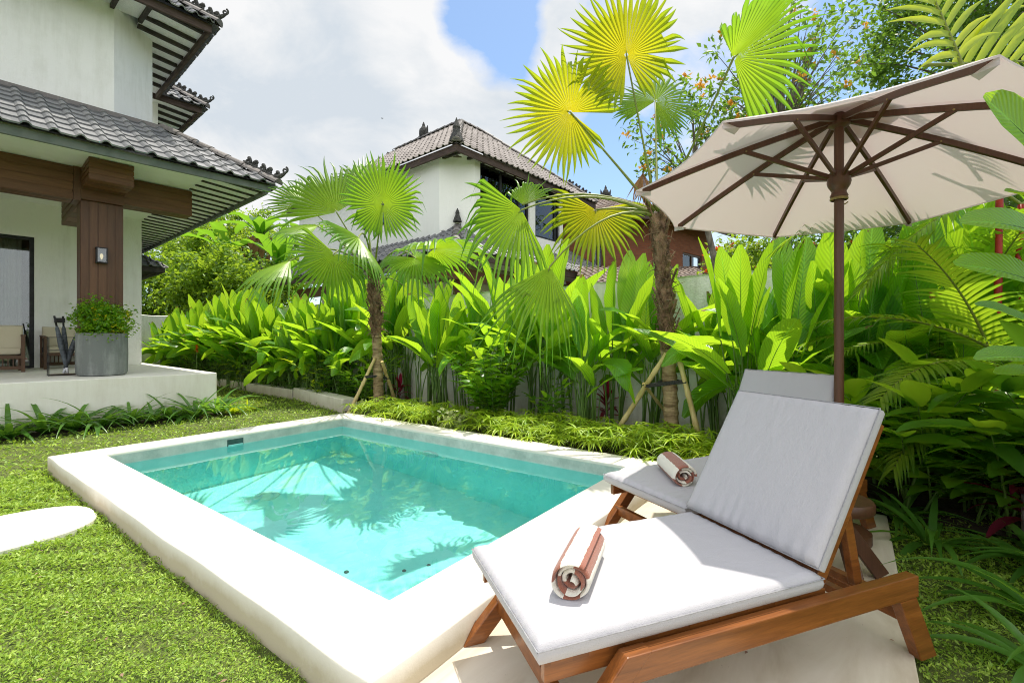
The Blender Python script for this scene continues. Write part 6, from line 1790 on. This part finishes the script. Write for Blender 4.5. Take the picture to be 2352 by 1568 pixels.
bC = V(3.6, -2.2, 0)
feather_palm('dark green feather palm in shade at the right edge of the photo', bC,
    [(bC, at(2290, 860, 3.3), .016), (bC + V(.1, .05, 0), at(2340, 840, 3.2), .016)],
    [(at(2290, 860, 3.3), scr(110, -.1), 1.2, .7, 28, .42, .014), (at(2290, 860, 3.3), scr(150, -.2), 1.1, 1.2, 26, .38, .014), (at(2340, 840, 3.2), scr(85, -.2), 1.3, .6, 28, .42, .014),
     (at(2340, 840, 3.2), scr(135, .2), 1.2, .9, 26, .4, .014), (at(2300, 900, 3.2), scr(175, -.1), 1.0, 1.2, 24, .36, .013)], 7)
# big paddle leaves entering from the right, close to the camera
pr = cw(2.75, 2.1, 0)
hp = thing('paddle_leaf_plant', 'large paddle-leaved plant reaching into the photo from the right edge, close by', 'plant', pr)
mb, st = MB(), MB()
def paddle(tip, base, W, nref, sag=.06):
    a, b = V(base), V(tip); mid = a.lerp(b, .5) + UP * sag
    path = quad3(a, mid, b, 12)
    blade(mb, path, W, nref, P_BAN, .28, .05, 3)
    st.tube(path[:9], [.009, .008, .007, .006, .005, .004, .003, .002, .001], 5, cap=False)
    st.tube(quad3(pr + V(random.uniform(-.1, .1), random.uniform(-.1, .1), 0), pr.lerp(a, .5) + UP * (a.z * .3), a, 8), [.02, .018, .016, .015, .013, .012, .011, .009], 7, cap=False)
random.seed(81)
paddle(at(2258, 222, 1.7), at(2470, 430, 1.8), .125, -FWD + UP * .25, .02)
paddle(at(2206, 512, 1.9), at(2480, 585, 2.1), .10, -FWD * .8 + UP * .6, .10)
paddle(at(2192, 608, 1.95), at(2480, 700, 2.15), .11, -FWD * .8 + UP * .6, .08)
paddle(at(2240, 826, 1.8), at(2470, 850, 2.0), .075, -FWD * .5 + UP * .8, .06)
paddle(at(2285, 858, 1.9), at(2480, 900, 2.1), .07, -FWD * .5 + UP, .06)
paddle(at(2310, 440, 2.3), at(2480, 520, 2.4), .09, -FWD * .6 + UP, .06)
paddle(at(2240, 700, 2.5), at(2440, 800, 2.5), .09, -FWD * .7 + UP, .08)
mb.build('leaves', M_HEL, hp, smooth=True); st.build('stems', M_HELSTEM, hp, smooth=True)
# gingers behind the lounger's head
for k, (x, y, lab, n, s) in enumerate(((4.75, -0.75, 'broad-leaved ginger behind the lounger backrest, beside the deck end', 6, 1.0), (4.35, -1.25, 'broad-leaved ginger with arching canes right of the lounger backrest', 7, 1.1), (3.75, -1.7, 'broad-leaved ginger in deep shade at the right', 6, 1.15), (5.2, -0.3, 'broad-leaved ginger between the parasol pole and the garden wall', 6, .9), (3.2, -2.1, 'broad-leaved ginger in the lower right corner shade', 6, .9), (4.9, -1.8, 'broad-leaved ginger far back under the feather palms', 7, 1.2))):
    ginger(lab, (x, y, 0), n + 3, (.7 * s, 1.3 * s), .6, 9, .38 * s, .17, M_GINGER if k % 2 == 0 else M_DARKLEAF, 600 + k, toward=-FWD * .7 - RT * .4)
cordyline('dark red leaved plant in deep shade behind the side table', (4.15, -0.85, 0), .4, 14, .36, .035, 73, 0)
rp = [strap_proto(460 + i, 16, .62, .030, M_STRAP, group='strap-leaved plants on the right-hand lawn edge') for i in range(2)]
random.seed(48)
for k, (fx, r_, lab, s) in enumerate(((2.05, 2.42, 'large strap-leaved plant at the lower right edge of the photo', 1.05), (2.55, 2.95, 'strap-leaved plant right of the lounger on the shaded lawn edge', .9), (2.9, 2.62, 'strap-leaved plant beside the end of the deck', .85), (2.35, 2.95, 'strap-leaved plant half out of the photo at the right', 1.0), (1.75, 2.05, 'strap-leaved plant in the bottom right corner', .9), (3.3, 2.75, 'strap-leaved plant under the gingers behind the side table', .8), (1.55, 2.45, 'strap-leaved plant below the largest one at the right edge', 1.0))):
    place(rp, k, cw(r_, fx, -0.03), random.uniform(0, 6.28), s, lab)
# filler plants deep in the thicket
for k in range(7):
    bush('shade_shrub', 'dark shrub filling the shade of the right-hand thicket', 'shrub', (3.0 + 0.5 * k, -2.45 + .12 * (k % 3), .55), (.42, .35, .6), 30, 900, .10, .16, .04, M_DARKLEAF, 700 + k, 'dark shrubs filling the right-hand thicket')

for k, (r_, f_, lab) in enumerate(((2.92, 3.38, 'sunlit broad-leaved ginger right behind the table and lounger head'), (3.2, 3.15, 'broad-leaved ginger leaning over the shaded lawn patch at the right'), (2.85, 3.95, 'broad-leaved ginger just right of the parasol pole'), (3.45, 2.85, 'broad-leaved ginger at the right edge above the strap-leaved plants'))):
    ginger(lab, cw(r_, f_, -.02), 8, (.65, 1.15), .6, 8, .38, .19, M_GINGER, 640 + k, toward=-FWD * .7 - RT * .5)
# ---- trees beyond the walls
tr0 = at(1800, 300, 11.0)
bush('flowering_tree', 'open tree with orange flowers and pale trunk behind the parasol', 'tree', at(1790, 190, 11.5), (1.75, 1.75, 2.1), 95, 2300, .17, .17, .040, M_TREE, 801, 'trees beyond the garden wall', dict(z0=-.04, r=.13, limbs=95, fork=.6), (46, .12, M_ORANGE), 0.0, .35)
bush('flowering_tree', 'low branching tree with orange flowers left of the parasol, behind the taller palm', 'tree', at(1600, 330, 11.8), (2.0, 1.6, 1.25), 62, 1500, .17, .17, .04, M_TREE, 802, 'trees beyond the garden wall', dict(z0=-.04, r=.10, limbs=62, fork=.8, dx=1.2, dy=-.9), (40, .12, M_ORANGE), 0.0, .4)
bush('shade_tree', 'tall dense green tree at the top right of the photo', 'tree', at(2300, 45, 15), (4.4, 4.0, 3.9), 150, 21000, .40, .21, .055, M_TREE, 803, 'trees beyond the garden wall', dict(z0=-.04, r=.25, limbs=40), None, .3, .5)
bush('shade_tree', 'dark tree with red flowers low behind the parasol pole', 'tree', at(1840, 620, 15), (1.9, 1.9, 1.5), 70, 5200, .24, .20, .05, M_TREE, 804, 'trees beyond the garden wall', dict(z0=-.04, r=.14, limbs=20), (26, .2, M_REDFL), .2, .4)
bush('shade_tree', 'small tree with red and yellow flowers between the brick house and the parasol', 'tree', at(1700, 610, 13), (1.1, 1.1, .8), 40, 1800, .18, .17, .04, M_TREEB, 805, 'trees beyond the garden wall', dict(z0=-.04, r=.08, limbs=40), (18, .14, M_REDFL), .1, .4)
bush('shade_tree', 'dark dense tree low at the right under the parasol edge', 'tree', at(2130, 545, 14), (2.8, 2.4, 1.6), 90, 7000, .32, .2, .05, M_TREE, 806, 'trees beyond the garden wall', dict(z0=-.04, r=.16, limbs=20), None, .2, .4)
bush('shade_tree', 'dark tree filling the gap behind the right-hand thicket', 'tree', at(2330, 560, 12), (2.6, 2.2, 2.0), 90, 6500, .32, .2, .05, M_TREE, 807, 'trees beyond the garden wall', dict(z0=-.04, r=.16, limbs=20), None, .2, .4)
for k, (x, y, fw, rx, rz_, lab) in enumerate(((400, 610, 23, 2.6, 2.2, 'sunlit leafy jungle tree just past the villa side eave'), (480, 570, 25, 2.6, 2.6, 'sunlit leafy jungle tree left of the banana plants'), (560, 560, 27, 3.0, 2.8, 'leafy jungle tree behind the banana plants'), (350, 680, 22, 2.2, 1.6, 'low leafy jungle bush at the end of the garden'), (450, 690, 23, 2.4, 1.5, 'low leafy jungle bush below the sunlit trees'), (630, 600, 28, 3.0, 2.4, 'dim leafy jungle tree behind the shorter palm crown'), (540, 660, 24, 2.6, 1.6, 'low leafy jungle bush under the banana plants'), (420, 540, 34, 4.0, 4.0, 'tall dark jungle tree furthest back past the villa'), (570, 640, 18, 1.9, 1.3, 'leafy jungle bush in front of the banana plants'), (480, 650, 18.5, 1.7, 1.2, 'leafy jungle bush left of the banana plants'))):
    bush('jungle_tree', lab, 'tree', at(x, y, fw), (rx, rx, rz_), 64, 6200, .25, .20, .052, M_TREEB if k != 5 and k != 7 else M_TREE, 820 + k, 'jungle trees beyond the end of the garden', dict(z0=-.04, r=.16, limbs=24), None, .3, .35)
def banana(label, top, seed, nd=3):
    random.seed(seed); top = V(top); b = V(top.x, top.y, -.04); t = thing('banana_plant', label, 'banana plant', b, 'banana plants beyond the end of the garden')
    mb = MB(); mb.tube([b, b.lerp(top, .5), top], [.14, .12, .08], 10); mb.build('trunk', M_BARK, t, smooth=True)
    lv, dd = MB(), MB()
    for k in range(9):
        a = k * 2.4 + random.uniform(-.3, .3); o = V(math.cos(a), math.sin(a), 0)
        blade(lv, curve(top, o * random.uniform(.15, .7) + UP, random.uniform(1.9, 2.7), random.uniform(1.0, 2.0), 12), .30, UP, P_BAN, .25, .15, 3)
    for k in range(nd * 4):
        a = random.uniform(0, 6.28); o = V(math.cos(a), math.sin(a), 0)
        blade(dd, curve(top - UP * .1, o + UP * .3, random.uniform(1.0, 1.5), random.uniform(1.8, 2.6), 10), .16, UP, P_BAN, .7, .4, 2)
    lv.build('leaves', M_DARKLEAF, t, smooth=True); dd.build('dead_leaves', M_DEAD, t, smooth=True)
banana('banana plant with brown dead leaves hanging, beyond the end of the garden', at(600, 545, 21), 91, 4)
banana('banana plant with green split leaves left of the one with dead leaves', at(520, 590, 20), 92, 1)
banana('small banana plant behind the row, beside the neighbouring villa', at(640, 620, 19), 93, 2)

# ---- lawn
def lawn_patch(n, xr, yr, keep, L, seed):
    lr = np.random.default_rng(seed)
    x = lr.uniform(*xr, n); y = lr.uniform(*yr, n)
    k = keep(x, y, lr); x, y = x[k], y[k]; n = len(x)
    dist = np.hypot(x, y); sc = np.clip(dist / 2.6, .8, 2.3)
    # tufts: height follows a soft noise so the turf is lumpy
    tz = 0.012 * np.sin(x * 9 + 2 * np.sin(y * 5)) * np.sin(y * 11 + x * 3) + 0.010 * np.sin(x * 23 + y * 17)
    pn = np.sin(x * 3.1 + 1.7 * np.sin(y * 2.3)) * np.sin(y * 2.7 + 1.3 * np.sin(x * 1.9)) + .6 * np.sin(x * 7.7 + y * 5.1) * np.sin(y * 8.3 - x * 3.7)
    kk = lr.random(n) < np.clip(1.15 - .45 * np.maximum(0, pn), .3, 1); x, y, sc, tz, pn = x[kk], y[kk], sc[kk], tz[kk], pn[kk]; n = len(x)
    z = gzv + 0.004 + np.maximum(0, 0.016 + tz) * lr.random(n) ** .6
    z += (lr.random(n) < .04) * lr.uniform(.004, .022, n)
    D = lr.normal(size=(n, 3)); D[:, 2] = np.abs(D[:, 2]) * .55 + .15
    N = lr.normal(size=(n, 3)) * .5 + np.array([0, 0, 1.])
    return np.stack([x, y, z], 1), D, N, L * sc * lr.uniform(.6, 1.6, n), L * sc * np.where(lr.random(n) < .45, .07, .25) * lr.uniform(.7, 1.2, n)
_u, _v, _o = np.array(H.u)[:2], np.array(H.v)[:2], np.array(H.o)[:2]
def in_bed(x, y):
    u = (x - _o[0]) * _u[0] + (y - _o[1]) * _u[1]; v = (x - _o[0]) * _v[0] + (y - _o[1]) * _v[1]
    return (u < .2) & (v > -.55)
def dens(d0): return lambda x, y, lr: ~in_bed(x, y) & (lr.random(len(x)) < np.clip((d0 / np.hypot(x, y)) ** 1.6, .05, 1))
def stone_hole(x, y): return ~((x < 0.40) & (abs(y - 4.52) < .40) | (((x - .40) / .52) ** 2 + ((y - 4.52) / .40) ** 2 < 1))
def k1(x, y, lr): return dens(2.4)(x, y, lr) & stone_hole(x, y) & (y > 0.75 * (0.9 - x)) 
parts = [lawn_patch(300000, (-1.4, X0 - .012), (0.9, 6.3), k1, .0165, 1),
         lawn_patch(60000, (-1.5, 5.0), (Y1 + .01, 9.0), dens(3.2), .018, 2),
         lawn_patch(34000, (3.6, 5.5), (8.6, 16.0), dens(4.5), .022, 3),
         lawn_patch(90000, (1.2, 4.6), (-2.6, -.212), dens(2.6), .0195, 4)]
ga = [np.concatenate(q) for q in zip(*parts)]
lw_ = leaf_mesh('lawn_grass', ga[0], ga[1], ga[2], ga[3], ga[4], M_GRASS)
tag(lw_, 'short broad-bladed lawn grass around the pool', 'grass', kind='stuff')
# fallen leaves and litter on the lawn and deck
M_LITTER = m_leaf('fallen_leaf', (0.20, 0.11, 0.07), (0.42, 0.27, 0.20), (0.3, 0.2, 0.1), .1, .8)
lr = np.random.default_rng(9); n = 130
lx = lr.uniform(-.9, .95, n); ly = lr.uniform(1.0, 4.0, n)
lz = np.full(n, -.008); lx[:26] = lr.uniform(1.2, 4.1, 26); ly[:26] = lr.uniform(-.15, 1.25, 26); lz[:26] = .006; lx[26:40] = lr.uniform(4.02, 4.28, 14); ly[26:40] = lr.uniform(1.8, 6.1, 14); lz[26:40] = ZC + .008
P_ = np.stack([lx, ly, lz], 1)
lt = leaf_mesh('leaf_litter', P_, lr.normal(size=(n, 3)) * np.array([1, 1, .2]), np.tile([0, 0, 1.], (n, 1)) + lr.normal(size=(n, 3)) * .2, .022 * lr.uniform(.5, 1.2, n), .006, M_LITTER)
tag(lt, 'tiny dry leaves scattered over the lawn, deck and pool edge', 'leaf litter', kind='stuff')
# a small aircraft high in the sky
ap = at(878, 272, 400)
pln = thing('airplane', 'tiny distant airplane in the sky left of the neighbouring roof', 'airplane', ap)
mb = MB(); mb.tube([ap - RT * 1.1, ap - RT * .8, ap + RT * .9, ap + RT * 1.2], [.05, .16, .14, .03], 8); mb.build('fuselage', M_BLACK, pln)
for nm, c_, s_ in (('wing', 0.0, 1.0), ('tail', -.95, .4)):
    mb = MB(); mb.hexa([ap + RT * (c_ + a) + FWD * b * s_ + UP * z for z in (-.02, .03) for a, b in ((-.2, -1.6), (.15, -1.6), (.35, 1.6), (-.0, 1.6))]); mb.build(nm, M_BLACK, pln)
for o in bpy.data.objects:
    if 'used_once' in o: del o['used_once']
